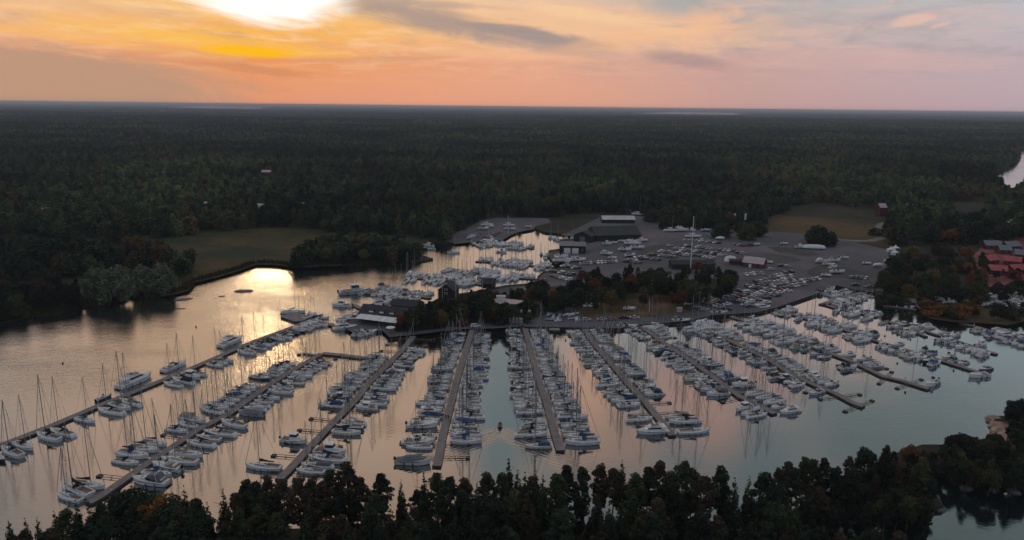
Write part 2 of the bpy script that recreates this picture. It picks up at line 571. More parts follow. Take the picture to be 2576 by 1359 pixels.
verts, edges = [], []
for poly in WATERS:
    o = len(verts)
    pts = []
    for i in range(len(poly)):
        a = poly[i]; b = poly[(i + 1) % len(poly)]
        L = math.hypot(b[0] - a[0], b[1] - a[1])
        k = max(1, min(8, int(L / 22)))
        for j in range(k):
            t = j / k
            jit = 0 if j == 0 else (noise.noise(Vector((a[0] + j * 7.1, a[1], 2))) * min(3.0, L * .03) if poly is not bay or i < 20 or i > 82 else 0)
            pts.append((a[0] + (b[0] - a[0]) * t + jit, a[1] + (b[1] - a[1]) * t + jit))
    poly[:] = pts
    verts += pts
    edges += [(o + i, o + (i + 1) % len(pts)) for i in range(len(pts))]
nshore = len(verts)
rr = 40.0
ringsr = []
while rr < 40000:
    ringsr.append(rr); rr *= 1.105
ringsr.append(40000.0)
gp = []
for k, r1 in enumerate(ringsr):
    step = 2.0
    a = -180
    while a < 180:
        wide = abs(a) > 62
        if not wide or k % 4 == 0:
            an = R(a + (k % 2))
            gp.append((r1 * math.sin(an), r1 * math.cos(an)))
        a += step if not wide else 10
gp.append((0.0, 0.0))
GX = np.array([p[0] for p in gp]); GY = np.array([p[1] for p in gp])
keep = np.ones(len(gp), bool)
wd = np.full(len(gp), 1e9)
for poly in WATERS:
    keep &= ~inpoly_np(GX, GY, poly)
    ed = edge_dist(GX, GY, poly)
    keep &= ed > 4
    wd = np.minimum(wd, ed)
gk = [(float(GX[i]), float(GY[i]), float(wd[i])) for i in range(len(gp)) if keep[i]]
allv = [Vector(v) for v in verts] + [Vector((a, b)) for a, b, c in gk]
cv, ce, cf, ov, oe, of = delaunay_2d_cdt(allv, edges, [], 0, 1e-4)
cen = np.array([[sum(cv[i][0] for i in f) / 3, sum(cv[i][1] for i in f) / 3] for f in cf])
ins = np.zeros(len(cf), bool)
for poly in WATERS: ins |= inpoly_np(cen[:, 0], cen[:, 1], poly)
VX = np.array([v[0] for v in cv]); VY = np.array([v[1] for v in cv])
wdist = np.full(len(cv), 1e9)
for poly in WATERS: wdist = np.minimum(wdist, edge_dist(VX, VY, poly))


def ground_z(x, y, d):
    k = min(1, max(0, (d - 5) / 250)); k = k * k * (3 - 2 * k)
    return LZ + max(0, hill(x, y)) * k


lv = [(cv[i][0], cv[i][1], ground_z(cv[i][0], cv[i][1], wdist[i])) for i in range(len(cv))]
lf = [tuple(f) for f, q in zip(cf, ins) if not q]
# the bank under the edge of the land
sk = {}
for poly in WATERS:
    n = len(poly); o = len(lv)
    for i, (x, y) in enumerate(poly): lv.append((x, y, LZ))
    for i, (x, y) in enumerate(poly): lv.append((x, y, -1.0))
    for i in range(n):
        j = (i + 1) % n
        lf.append((o + i, o + j, o + n + j, o + n + i))
me = bpy.data.meshes.new('ground')
me.from_pydata(lv, [], lf)
me.materials.append(FLOOR)
me.update()
tag(link('ground', me), kind='structure')


# ---------------------------------------------------------------- water
wm = bpy.data.materials.new('water')
wm.use_nodes = True
t = NT(wm.node_tree)
pos = t.n('ShaderNodeNewGeometry').outputs['Position']
px_, py_, pz_ = t.sep(pos)
lw = t.n('ShaderNodeLayerWeight'); lw.inputs[0].default_value = .5
fac = t.m('ADD', .20, t.m('MULTIPLY', t.m('POWER', lw.outputs['Facing'], 2.3), .78), clamp=True)
dif = t.n('ShaderNodeBsdfDiffuse'); t.put(dif.inputs[0], (.010, .018, .018))
glo = t.n('ShaderNodeBsdfGlossy'); glo.inputs['Roughness'].default_value = .035
t.put(glo.inputs[0], (.92, .95, .96))
# ripples: stronger out in the open bay, calm between the piers
wv1 = t.noise(t.xyz(t.m('MULTIPLY', px_, .22), t.m('MULTIPLY', py_, .55)), 1.0, 5, .62, .3)
wv2 = t.noise(t.xyz(t.m('MULTIPLY', px_, .9), t.m('MULTIPLY', py_, 1.5)), 1.0, 3, .6)
gust = t.noise(t.xyz(t.m('MULTIPLY', px_, .010), t.m('MULTIPLY', py_, .016)), 1.0, 3, .55)
openb = t.m('MULTIPLY', t.mr(px_, -20, -75), t.mr(py_, 195, 260))
amp = t.m('ADD', t.m('ADD', .10, t.m('MULTIPLY', openb, t.mr(gust, .38, .60, .35, 1.15))), t.m('MULTIPLY', t.mr(gust, .45, .7), .22))
h = t.m('ADD', t.m('MULTIPLY', wv1, .55), t.m('MULTIPLY', wv2, .28))
# the bow wave of the small boat that motors down between the fourth and fifth pier
bx, by = at(1258, 1073)
ddx = t.m('SUBTRACT', px_, bx)
ddy = t.m('SUBTRACT', by, py_)
ax_ = t.m('ABSOLUTE', ddx)
rw = t.m('SQRT', t.m('ADD', t.m('MULTIPLY', ddx, ddx), t.m('MULTIPLY', ddy, ddy)))
warp = t.m('MULTIPLY', wv1, 5.0)
arc = t.m('ADD', t.m('MULTIPLY', ax_, 1.25), t.m('MULTIPLY', ddy, -1.9))
ph = t.m('SINE', t.m('ADD', t.m('MULTIPLY', arc, 2.1), warp))
wedge = t.m('MULTIPLY', t.mr(t.m('SUBTRACT', ax_, t.m('MULTIPLY', ddy, .95)), 3.5, -1.0), t.mr(t.m('SUBTRACT', t.m('MULTIPLY', ddy, .95), ax_), 12, 4))
wedge = t.m('MULTIPLY', wedge, t.m('MULTIPLY', t.mr(ddy, .4, 1.6), t.mr(rw, 46, 14)))
wake = t.m('MULTIPLY', t.m('MULTIPLY', ph, wedge), .10)
# old wash that spreads between third and fourth pier
wx, wy = at(1000, 1075)
ex = t.m('SUBTRACT', px_, wx); ey = t.m('SUBTRACT', py_, wy)
er = t.m('SQRT', t.m('ADD', t.m('MULTIPLY', ex, ex), t.m('MULTIPLY', t.m('MULTIPLY', ey, ey), 2.2)))
ring = t.m('SINE', t.m('ADD', t.m('MULTIPLY', t.m('ADD', t.m('MULTIPLY', ey, 1.6), t.m('MULTIPLY', ex, -.55)), 1.9), warp))
wake = t.m('ADD', wake, t.m('MULTIPLY', t.m('MULTIPLY', ring, t.mr(er, 16, 3)), .06))
hh = t.m('ADD', t.m('MULTIPLY', h, amp), wake)
bn = t.n('ShaderNodeBump')
bn.inputs['Distance'].default_value = .34
bn.inputs['Strength'].default_value = 1.0
t.put(bn.inputs['Height'], hh)
t.t.links.new(bn.outputs[0], glo.inputs['Normal'])
mx = t.n('ShaderNodeMixShader')
t.put(mx.inputs[0], fac)
t.t.links.new(dif.outputs[0], mx.inputs[1]); t.t.links.new(glo.outputs[0], mx.inputs[2])
t.t.links.new(mx.outputs[0], t.n('ShaderNodeOutputMaterial').inputs[0])
n = 72
me = bpy.data.meshes.new('water')
me.from_pydata([(39950 * math.cos(2 * math.pi * i / n), 39950 * math.sin(2 * math.pi * i / n), 0) for i in range(n)], [], [tuple(range(n))])
me.materials.append(wm)
tag(link('water', me), kind='structure')


def sheet(name, pts, z, m, kind='structure', px=True):
    P = [at(*p, z) for p in pts] if px else pts
    n = len(P)
    cv_, ce_, cf_, *_ = delaunay_2d_cdt([Vector(p) for p in P], [(i, (i + 1) % n) for i in range(n)], [], 1, 1e-4)
    me_ = bpy.data.meshes.new(name)
    me_.from_pydata([(v[0], v[1], z) for v in cv_], [], [tuple(f) for f in cf_])
    me_.materials.append(m)
    me_.update()
    return tag(link(name, me_), kind=kind)


def strip(name, pts, width, z, m, px=True):
    P = [Vector(at(*p, z)) if px else Vector(p) for p in pts]
    vs, fs = [], []
    for i, p in enumerate(P):
        d = (P[min(i + 1, len(P) - 1)] - P[max(i - 1, 0)]).normalized()
        q = Vector((-d.y, d.x)) * width / 2
        vs += [(p.x + q.x, p.y + q.y, z), (p.x - q.x, p.y - q.y, z)]
    for i in range(len(P) - 1): fs.append((2 * i, 2 * i + 1, 2 * i + 3, 2 * i + 2))
    me_ = bpy.data.meshes.new(name)
    me_.from_pydata(vs, [], fs)
    me_.materials.append(m)
    return tag(link(name, me_), kind='structure')


# visible clearings, as outlines of where the open ground shows
MEAD = [(400, 610), (440, 598), (500, 586), (600, 577), (690, 572), (790, 578), (840, 600), (790, 630), (742, 655), (738, 668), (644, 664), (600, 681), (537, 699), (484, 711),
        (470, 731), (424, 742), (424, 715), (450, 694), (520, 684), (548, 664), (520, 636), (470, 620)]
FIELD = [(1925, 560), (1960, 535), (2010, 516), (2060, 507), (2110, 512), (2180, 525), (2230, 532), (2236, 560), (2232, 590), (2228, 622), (2160, 609), (2105, 603), (2020, 588), (1925, 582)]
FIELD2 = [(2370, 514), (2420, 506), (2490, 500), (2506, 493), (2486, 514), (2440, 531), (2400, 530)]
YARD = [(1120, 606), (1150, 585), (1209, 556), (1250, 548), (1300, 548), (1380, 549), (1430, 541), (1515, 538), (1600, 538), (1650, 556), (1700, 577), (1760, 579), (1925, 577),
        (2020, 585), (2110, 600), (2235, 628), (2243, 655), (2222, 700), (2203, 712), (2203, 736), (2147, 729), (2104, 719), (2059, 737), (1949, 774), (1900, 786), (1788, 793), (1733, 807), (1608, 817),
        (1558, 826), (1463, 824), (1318, 822), (1244, 828), (1169, 829), (1044, 843), (979, 850), (961, 833), (858, 822), (905, 790), (976, 777), (1081, 769), (1156, 744), (1271, 723), (1352, 706),
        (1366, 688), (1406, 678), (1378, 640), (1409, 606), (1465, 597), (1344, 577), (1266, 604), (1184, 611)]
RIGHTSHORE = [(2203, 712), (2220, 722), (2270, 735), (2330, 744), (2400, 748), (2440, 742), (2500, 738), (2600, 735), (2600, 806), (2532, 820), (2407, 812), (2340, 803), (2307, 776), (2222, 769), (2203, 757)]
REDYARD = [(2450, 640), (2470, 618), (2500, 606), (2600, 600), (2600, 705), (2530, 708), (2484, 706), (2478, 668)]
sheet('meadow', [(400, 618), (400, 604), (440, 592), (500, 580), (600, 570), (690, 566), (800, 572), (850, 600), (870, 640), (870, 668), (742, 673.5), (690, 666), (644, 665.5), (600, 682), (537, 700), (485, 712),
                 (473, 732), (424, 744), (400, 743), (390, 700)], LZ + .03, MEADOW)
sheet('field', [(1900, 575), (1915, 550), (1960, 530), (2010, 511), (2060, 502), (2110, 507), (2200, 520), (2260, 532), (2260, 625), (2160, 610), (2105, 603), (2020, 588), (1925, 582)], LZ + .045, DRYGRASS)
sheet('pasture', [(2360, 514), (2420, 500), (2520, 490), (2520, 520), (2440, 545), (2380, 538)], LZ + .03, DRYGRASS)
sheet('yard', [(1120, 606), (1150, 585), (1209, 556), (1250, 548), (1300, 548), (1380, 549), (1385, 560), (1345, 570), (1344, 576.5), (1301, 584.5), (1285, 591.5), (1266, 603.5), (1184, 609.5), (1146, 613.5)], LZ + .03, ASPH)
sheet('parking_ground', [(1410, 591.5), (1440, 580), (1480, 560), (1520, 542), (1610, 542), (1650, 556), (1700, 577), (1760, 579), (1925, 577), (2020, 585), (2110, 600), (2232, 628), (2238, 655), (2222, 700),
                         (2203, 712), (2198, 734.4), (2147, 727.4), (2104, 717.4), (2059, 735.4), (1949, 772.4), (1900, 784.4), (1788, 791.4), (1733, 805.4), (1608, 815.4), (1558, 824.4), (1463, 822.4), (1318, 820.4),
                         (1244, 826.4), (1169, 827.4), (1044, 841.4), (979, 848.4), (961, 831.5), (930, 835.5), (889, 837.4), (859, 821.6), (872, 812.6), (890, 800.6), (905, 790.6), (940, 779.6), (976, 777.6), (1040, 773.6), (1081, 769.6),
                         (1120, 752.6), (1156, 744.6), (1271, 723.6), (1330, 718.6), (1351, 710.4), (1353, 700.4), (1367, 688.4), (1406, 678.4), (1426, 672.4),
                         (1433, 662), (1420, 657.4), (1396, 665.4), (1387, 655.5), (1379, 642), (1382, 634.4), (1409, 630), (1410, 606.5), (1464, 604.4), (1466, 597)], LZ + .03, ASPH)
sheet('knoll', [(990, 832), (1000, 812), (1040, 790), (1100, 768), (1165, 757), (1240, 748), (1300, 738), (1370, 722), (1440, 718), (1500, 712), (1600, 706), (1700, 703), (1800, 700), (1848, 704), (1850, 712),
                (1822, 738), (1760, 752), (1715, 762), (1640, 772), (1540, 770), (1440, 770), (1400, 778), (1362, 795), (1320, 806), (1240, 812), (1169, 818), (1060, 832), (1000, 836)], LZ + .06, FLOOR)
sheet('grass_slope', [(1440, 776), (1500, 762), (1560, 746), (1600, 738), (1660, 742), (1715, 752), (1735, 768), (1740, 784), (1690, 792), (1600, 799), (1530, 803), (1470, 802), (1448, 792)], LZ + .10, SLOPE)
for i_, pg in enumerate([[(1590, 640), (1640, 618), (1700, 612), (1740, 615), (1730, 625), (1680, 630), (1620, 645)],
                         [(1900, 650), (1930, 637), (1990, 645), (2020, 655), (1980, 662), (1930, 660)],
                         [(1930, 622), (1960, 620), (2030, 630), (2060, 640), (2030, 645), (1960, 636)],
                         [(2030, 680), (2060, 668), (2130, 672), (2200, 690), (2180, 700), (2110, 700), (2060, 700), (2035, 692)],
                         [(1450, 690), (1470, 686), (1440, 705), (1432, 706)]]):
    sheet('weedy_verge', pg, LZ + .06, VERGE)
strip('gravel_road', [(2080, 596), (2110, 603), (2150, 606), (2190, 606), (2218, 600), (2228, 590), (2222, 578), (2212, 570), (2220, 563), (2235, 560)], 7, LZ + .07, PATHM)
strip('shore_road', [(2203, 726), (2240, 730), (2290, 744), (2340, 752), (2400, 755), (2480, 752), (2580, 748), (2700, 745)], 8, LZ + .07, PATHM)
strip('shore_path', [(2290, 748), (2302, 760), (2312, 772), (2325, 780)], 3, LZ + .075, PATHM)
sheet('boat_yard', [(2345, 747), (2420, 744), (2500, 740), (2700, 735), (2700, 775), (2576, 778), (2500, 770), (2400, 762)], LZ + .05, ASPH)
sheet('shore_grass', [(2310, 764), (2330, 757), (2400, 757), (2450, 762), (2480, 778), (2600, 782), (2600, 804), (2532, 818), (2470, 813), (2407, 811), (2342, 802), (2321, 789.5)], LZ + .09, DRYGRASS)
sheet('red_yard', [(2445, 650), (2470, 618), (2500, 600), (2640, 590), (2640, 716), (2530, 725), (2484, 722), (2470, 690)], LZ + .03, REDG)

# ---------------------------------------------------------------- trees
def mesh_np(name, V, F4, mat_, extra=None):
    me_ = bpy.data.meshes.new(name)
    nf = len(F4)
    me_.vertices.add(len(V)); me_.vertices.foreach_set('co', V.astype(np.float32).ravel())
    me_.loops.add(nf * 4); me_.loops.foreach_set('vertex_index', F4.astype(np.int32).ravel())
    me_.polygons.add(nf); me_.polygons.foreach_set('loop_start', np.arange(0, nf * 4, 4, dtype=np.int32))
    me_.materials.append(mat_)
    me_.update(calc_edges=True)
    return me_


def lobes_for(kind, rng):
    """(centre, radii) of leaf clusters of a tree 1 unit = 1 m"""
    L = []
    if kind == 'pine':       # tall bare trunk, ragged flattened top
        H = 15.0
        for i in range(34):
            h = H * (.44 + .53 * (i / 33) ** .85)
            rmax = 3.3 * math.sin(min(1, (h / H - .38) / .62 * 1.05 + .14) * math.pi) ** .6 + .3
            a = i * 2.4 + rng.uniform(-.5, .5)
            r = rmax * rng.uniform(.25, .85)
            L.append(((r * math.cos(a), r * math.sin(a), h), (rng.uniform(.6, 1.25), rng.uniform(.6, 1.25), rng.uniform(.35, .7))))
        L.append(((0, 0, H * .97), (.6, .6, .9)))
    elif kind == 'spruce':
        H = 16.0
        for i in range(24):
            u = i / 23
            h = H * (.16 + .84 * u)
            rm = 2.5 * (1 - u) ** .9 + .08
            for q in range(3 if u < .7 else 1):
                a = i * 2.1 + q * 2.09 + rng.uniform(-.4, .4)
                r = rm * rng.uniform(.45, .72) if u < .93 else 0
                L.append(((r * math.cos(a), r * math.sin(a), h - r * .25), (rm * .46 + .15, rm * .46 + .15, .55)))
    elif kind == 'broad':
        H = 12.0
        for i in range(46):
            a = i * 2.4 + rng.uniform(-.4, .4)
            u = (i + .5) / 46
            z = 1 - 1.75 * u
            rr_ = math.sqrt(max(0, 1 - z * z)) if z > -.5 else .8
            R_ = rng.uniform(.62, 1.0)
            L.append(((3.6 * rr_ * math.cos(a) * R_, 3.6 * rr_ * math.sin(a) * R_, H * .60 + 4.0 * z * R_), (rng.uniform(.7, 1.35),) * 2 + (rng.uniform(.6, 1.1),)))
        L.append(((0, 0, H * .62), (2.3, 2.3, 2.9)))
    elif kind == 'birch':
        H = 14.0
        for i in range(36):
            a = i * 2.4 + rng.uniform(-.4, .4)
            u = (i + .5) / 36
            rm = 2.3 * math.sin(math.pi * min(1, u * .86 + .12)) ** .7
            R_ = rng.uniform(.3, .9)
            L.append(((rm * math.cos(a) * R_, rm * math.sin(a) * R_, H * (.26 + .72 * u)), (rng.uniform(.5, .95),) * 2 + (rng.uniform(.6, 1.1),)))
    elif kind in ('willow', 'dome'):     # wide mound of hanging shoots down to the ground
        for i in range(38):
            a = i * 2.4 + rng.uniform(-.3, .3)
            u = (i + .5) / 38
            z = 1 - u
            rm = (6.2 if kind == 'willow' else 5.4) * math.sqrt(max(0, 1 - z * z)) ** .8
            R_ = rng.uniform(.55, 1.0)
            L.append(((rm * math.cos(a) * R_, rm * math.sin(a) * R_, 1.2 + 10.2 * z * rng.uniform(.85, 1.1)), (rng.uniform(1.4, 2.0),) * 2 + (rng.uniform(1.5, 2.4),)))
        L.append(((0, 0, 5.5), (4.2, 4.2, 4.6)))
    elif kind == 'bush':
        for i in range(12):
            a = i * 2.4
            r = rng.uniform(.2, 1.0) * 2.0
            L.append(((r * math.cos(a), r * math.sin(a), rng.uniform(.9, 2.6)), (rng.uniform(.9, 1.3),) * 2 + (rng.uniform(.7, 1.0),)))
    return L


def crown_mesh(name, kind, seed, n, size, mat_):
    rng = random.Random(seed)
    g = np.random.default_rng(seed)
    L = lobes_for(kind, rng)
    vol = np.array([r[0] * r[1] for c, r in L]); vol /= vol.sum()
    idx = g.choice(len(L), n, p=vol)
    C = np.array([c for c, r in L])[idx]; Rr = np.array([r for c, r in L])[idx]
    d = g.normal(size=(n, 3)); d /= np.linalg.norm(d, axis=1)[:, None]
    rad = g.uniform(.35, 1.08, n) ** .5
    P = C + d * Rr * rad[:, None]
    # each leaf clump is a small bent quad facing roughly outwards
    nrm = d + g.normal(size=(n, 3)) * .75 + np.array([0, 0, .45]); nrm /= np.linalg.norm(nrm, axis=1)[:, None]
    a = np.cross(nrm, g.normal(size=(n, 3))); a /= np.linalg.norm(a, axis=1)[:, None]
    b = np.cross(nrm, a)
    s = (size * g.uniform(.6, 1.35, n))[:, None]
    a2, b2 = a * s * .5, b * s * .5 * g.uniform(.5, 1.0, n)[:, None]
    V = np.stack([P - a2 - b2 * .4, P + b2 * -1.0 + a2 * .3, P + a2 + b2 * .5, P + b2 - a2 * .35], 1).reshape(-1, 3)
    F = np.arange(n * 4).reshape(n, 4)
    return mesh_np(name, V, F, mat_)


def trunk_mesh(name, kind, seed):
    rng = random.Random(seed)
    b = MB()
    H = {'pine': 14.5, 'spruce': 15.2, 'broad': 8.5, 'birch': 13.0, 'bush': 1.8, 'willow': 8.0, 'dome': 8.0}[kind]
    r = {'pine': .22, 'spruce': .22, 'broad': .28, 'birch': .16, 'bush': .08, 'willow': .4, 'dome': .35}[kind]
    p = Vector((0, 0, -.3))
    k = 5
    for i in range(k):
        q = Vector((rng.uniform(-.25, .25) * (i > 0), rng.uniform(-.25, .25) * (i > 0), H * (i + 1) / k))
        b.tube(p, q, r * (1 - i / k * .85), r * (1 - (i + 1) / k * .85), BARK)
        p = q
    for i in range(9 if kind != 'bush' else 4):
        h = H * rng.uniform(.4, .92)
        a = i * 2.4
        ln = rng.uniform(1.2, 2.6) if kind != 'bush' else 1.2
        b.tube((0, 0, h), (ln * math.cos(a), ln * math.sin(a), h + ln * .35), .07, .025, BARK, 4)
    return b.data(name)


KIND = {}
for kind, nv, nn, sz in (('pine', 4, 3800, .44), ('spruce', 3, 4000, .44), ('broad', 5, 5200, .46), ('birch', 3, 3600, .42), ('bush', 2, 900, .5), ('willow', 2, 5200, .72), ('dome', 3, 5200, .68)):
    KIND[kind] = [(crown_mesh('crown_' + kind, kind, 11 * i + len(kind), nn, sz, LEAF), trunk_mesh('trunk_' + kind, kind, i + 5)) for i in range(nv)]
LIGHT = {}
for kind, nv, nn, sz in (('pine', 2, 520, 1.25), ('spruce', 2, 420, 1.15), ('broad', 3, 560, 1.35), ('birch', 2, 420, 1.2), ('dome', 2, 900, 1.5)):
    LIGHT[kind] = [(crown_mesh('light_crown_' + kind, kind, 31 * i + len(kind), nn, sz, LEAF), KIND[kind][i % len(KIND[kind])][1]) for i in range(nv)]
TNAME = {'pine': ('pine_tree', 'pine tree'), 'spruce': ('spruce_tree', 'spruce tree'), 'broad': ('broadleaf_tree', 'broadleaf tree'), 'birch': ('birch_tree', 'birch tree'), 'bush': ('bush', 'bush'), 'willow': ('willow_tree', 'willow tree'), 'dome': ('broadleaf_tree', 'broadleaf tree')}
THH = {'pine': 15.6, 'spruce': 16.3, 'broad': 12.6, 'birch': 14.6, 'bush': 3.2, 'willow': 13.5, 'dome': 13.5}
LEAFCOL = {'dark green': (.026, .038, .020), 'green': (.040, .056, .024), 'olive': (.062, .066, .026), 'grey-green': (.120, .140, .082), 'brown': (.060, .044, .026),
           'yellow': (.150, .105, .030), 'orange': (.22, .095, .026), 'rust-red': (.17, .060, .030), 'near-black': (.018, .024, .016)}
trng = random.Random(77)
MASS = []


def plant(kind, x, y, h, colour, light=False, z=LZ, wide=1.0, store=None):
    src = (LIGHT if light else KIND)[kind]
    cm, tm = src[trng.randrange(len(src))]
    s = h / THH[kind]
    o = empty(TNAME[kind][0], (x, y, z), trng.uniform(0, 6.28))
    sw = s * wide * trng.uniform(.9, 1.15)
    o.scale = (sw, sw, s)
    base_ = LEAFCOL[colour]
    j = trng.uniform(.82, 1.2)
    c = link('crown', cm, o, tuple(v * j for v in base_))
    link('trunk', tm, o)
    o['category'] = TNAME[kind][1]
    if store is not None: store.append((o, kind, colour, h))
    return o, c


def tall(h, kind):
    return ''


def grove(name, poly, n, hs, mix, colours, light=False, fr=.78, sep_=2.6, where='', frm='from its left end', mass=False):
    """individual trees whose crowns show inside this outline"""
    rng = random.Random(hash(name) % 1000 if False else sum(map(ord, name)))
    xs = [p[0] for p in poly]; ys = [p[1] for p in poly]
    got = []; store = []
    tries = 0
    while len(got) < n and tries < n * 60:
        tries += 1
        px, py = rng.uniform(min(xs), max(xs)), rng.uniform(min(ys), max(ys))
        if not inpoly(px, py, poly): continue
        kind = rng.choices([m[0] for m in mix], [m[1] for m in mix])[0]
        h = rng.uniform(*hs)
        if kind == 'bush': h = min(h, 4.2)
        x, y = at(px, py, LZ + h * fr)
        if inpoly(x, y, bay): continue
        if any((x - a) ** 2 + (y - b) ** 2 < sep_ ** 2 for a, b in got): continue
        got.append((x, y))
        col = rng.choices([c[0] for c in colours], [c[1] for c in colours])[0]
        if kind in ('pine', 'spruce') and col in ('orange', 'yellow', 'rust-red'): col = 'dark green'
        if mass:
            MASS.append((x, y, kind, h / THH[kind]))
            continue
        plant(kind, x, y, h, col, light, store=store)
    if not mass: name_grove(store, where, frm, name)
    return store


def name_grove(store, where, frm, group):
    store.sort(key=lambda q: proj(*q[0].location)[0])
    for i, (o, kind, colour, h) in enumerate(store):
        o['label'] = f"{colour} {TNAME[kind][1].replace(' tree', '')}{'' if kind == 'bush' else ' tree'} {where}, {nth(i + 1)} {frm}"
        o['group'] = group


DARKMIX = [('dark green', 5), ('near-black', 3), ('green', 3), ('brown', 1.2), ('olive', 1)]
AUT = [('dark green', 3), ('green', 4), ('olive', 4), ('orange', 1.3), ('yellow', 1.0), ('rust-red', .7), ('brown', 1.5)]

# --- the wood in the foreground: first the trees that make its upper outline
FRONT = [(20, 1306, 's'), (62, 1302, 's'), (92, 1300, 's'), (135, 1284, 's'), (160, 1282, 'b'), (190, 1258, 's'), (222, 1262, 's'), (250, 1262, 'p'), (312, 1222, 'B'), (352, 1232, 'B'), (392, 1234, 'Y'), (430, 1250, 'B'),
         (462, 1222, 's'), (490, 1254, 'p'), (520, 1262, 's'), (560, 1232, 's'), (590, 1238, 'b'), (618, 1206, 'p'), (640, 1212, 'p'), (672, 1196, 'p'), (710, 1206, 'p'), (748, 1198, 'p'), (782, 1200, 'b'), (828, 1182, 'b'), (872, 1162, 'R'), (905, 1200, 'p'),
         (957, 1191, 'P'), (1008, 1206, 's'), (1066, 1188, 's'), (1100, 1190, 'b'), (1130, 1200, 'b'), (1168, 1202, 'b'), (1200, 1210, 's'), (1224, 1188, 'b'), (1262, 1192, 'b'), (1280, 1156, 's'), (1302, 1180, 's'), (1322, 1186, 's'), (1348, 1184, 's'), (1366, 1196, 's'),
         (1400, 1190, 'b'), (1425, 1170, 'p'), (1465, 1172, 'b'), (1512, 1166, 'b'), (1545, 1178, 'p'), (1566, 1156, 's'), (1600, 1190, 'b'), (1632, 1174, 'p'), (1662, 1158, 'p'), (1722, 1160, 'b'), (1745, 1180, 'b'), (1775, 1196, 'p'), (1816, 1172, 'b'),
         (1850, 1200, 's'), (1886, 1196, 's'), (1925, 1188, 'b'), (1960, 1178, 'b'), (1985, 1160, 'p'), (2028, 1150, 'b'), (2050, 1156, 'b'), (2076, 1152, 'b'), (2110, 1172, 'b'), (2140, 1148, 'R'), (2182, 1122, 'B'), (2232, 1120, 'R'), (2294, 1116, 'Y')]
store = []
fpos = []
for px, py, k in FRONT:
    kind = {'s': 'spruce', 'b': 'birch', 'p': 'pine', 'P': 'pine', 'B': 'broad', 'Y': 'broad', 'R': 'birch'}[k]
    col = {'s': 'dark green', 'b': trng.choice(['dark green', 'brown', 'green']), 'p': trng.choice(['dark green', 'brown']), 'P': 'near-black', 'B': 'dark green', 'Y': 'orange', 'R': 'brown'}[k]
    h = trng.uniform(14, 18) if px < 1950 else trng.uniform(11, 14) if px < 2080 else trng.uniform(7.5, 9.5)
    if px < 200: h = trng.uniform(11, 14)
    x, y = at(px, py, LZ + h * .985)
    fpos.append((x, y))
    plant(kind, x, y, h, col, wide=1.0 if kind != 'spruce' else .9, store=store)
name_grove(store, "on the outline of the foreground wood", "from its left end", "trees along the outline of the foreground wood")
store = []
frng = random.Random(5)
north = FRONT
tries = 0
while len(store) < 250 and tries < 9000:
    tries += 1
    px = frng.uniform(-30, 2330)
    lim = np.interp(px, [p[0] for p in north], [p[1] for p in north])
    py = frng.uniform(lim + 14, 1450)
    h = frng.uniform(11, 16.5)
    x, y = at(px, py, LZ + h * .95)
    if inpoly(x, y, channel) or inpoly(x, y, bay): continue
    if any((x - a) ** 2 + (y - b) ** 2 < 3.1 ** 2 for a, b in fpos): continue
    fpos.append((x, y))
    kind = frng.choices(['pine', 'spruce', 'birch', 'broad'], [5, 5, 4, 1.5])[0]
    col = frng.choices(['dark green', 'near-black', 'brown', 'green', 'olive', 'orange'], [6, 4, 3, 2, 1, .5])[0]
    if kind in ('pine', 'spruce') and col == 'orange': col = 'brown'
    plant(kind, x, y, h, col, store=store)
name_grove(store, "inside the foreground wood", "from its left end", "trees inside the foreground wood")
# --- the wooded point on the right
grove('trees on the wooded point', [(2335, 1150), (2380, 1130), (2402, 1092), (2440, 1098), (2480, 1098), (2530, 1108), (2600, 1140), (2620, 1200), (2540, 1205), (2480, 1200), (2440, 1190), (2400, 1180), (2345, 1180)],
      64, (4.5, 7.8), [('broad', 4), ('birch', 1), ('pine', 1), ('dome', 1)], [('near-black', 3), ('dark green', 4), ('brown', 3), ('olive', 1), ('yellow', .5)], sep_=2.0, fr=.7, where='on the rocky wooded point', frm='from its left end')
grove('trees on the inner point', [(2120, 1195), (2150, 1170), (2200, 1150), (2250, 1140), (2320, 1140), (2350, 1165), (2335, 1190), (2335, 1240), (2350, 1275), (2290, 1285), (2180, 1285), (2110, 1290), (2060, 1290)],
      52, (6, 9), [('broad', 3), ('birch', 2), ('pine', 2)], [('near-black', 3), ('dark green', 4), ('brown', 3), ('olive', 1)], sep_=2.5, fr=.8, where='on the foreground shore left of the channel', frm='from the left')
grove('trees above the pink rocks', [(2530, 1060), (2545, 1028), (2576, 996), (2620, 990), (2620, 1080), (2580, 1095), (2545, 1085)], 12, (6, 9),
      [('broad', 3), ('pine', 2)], [('near-black', 3), ('dark green', 3), ('brown', 2)], sep_=2.6, where='above the pink shore rocks', frm='from the left')
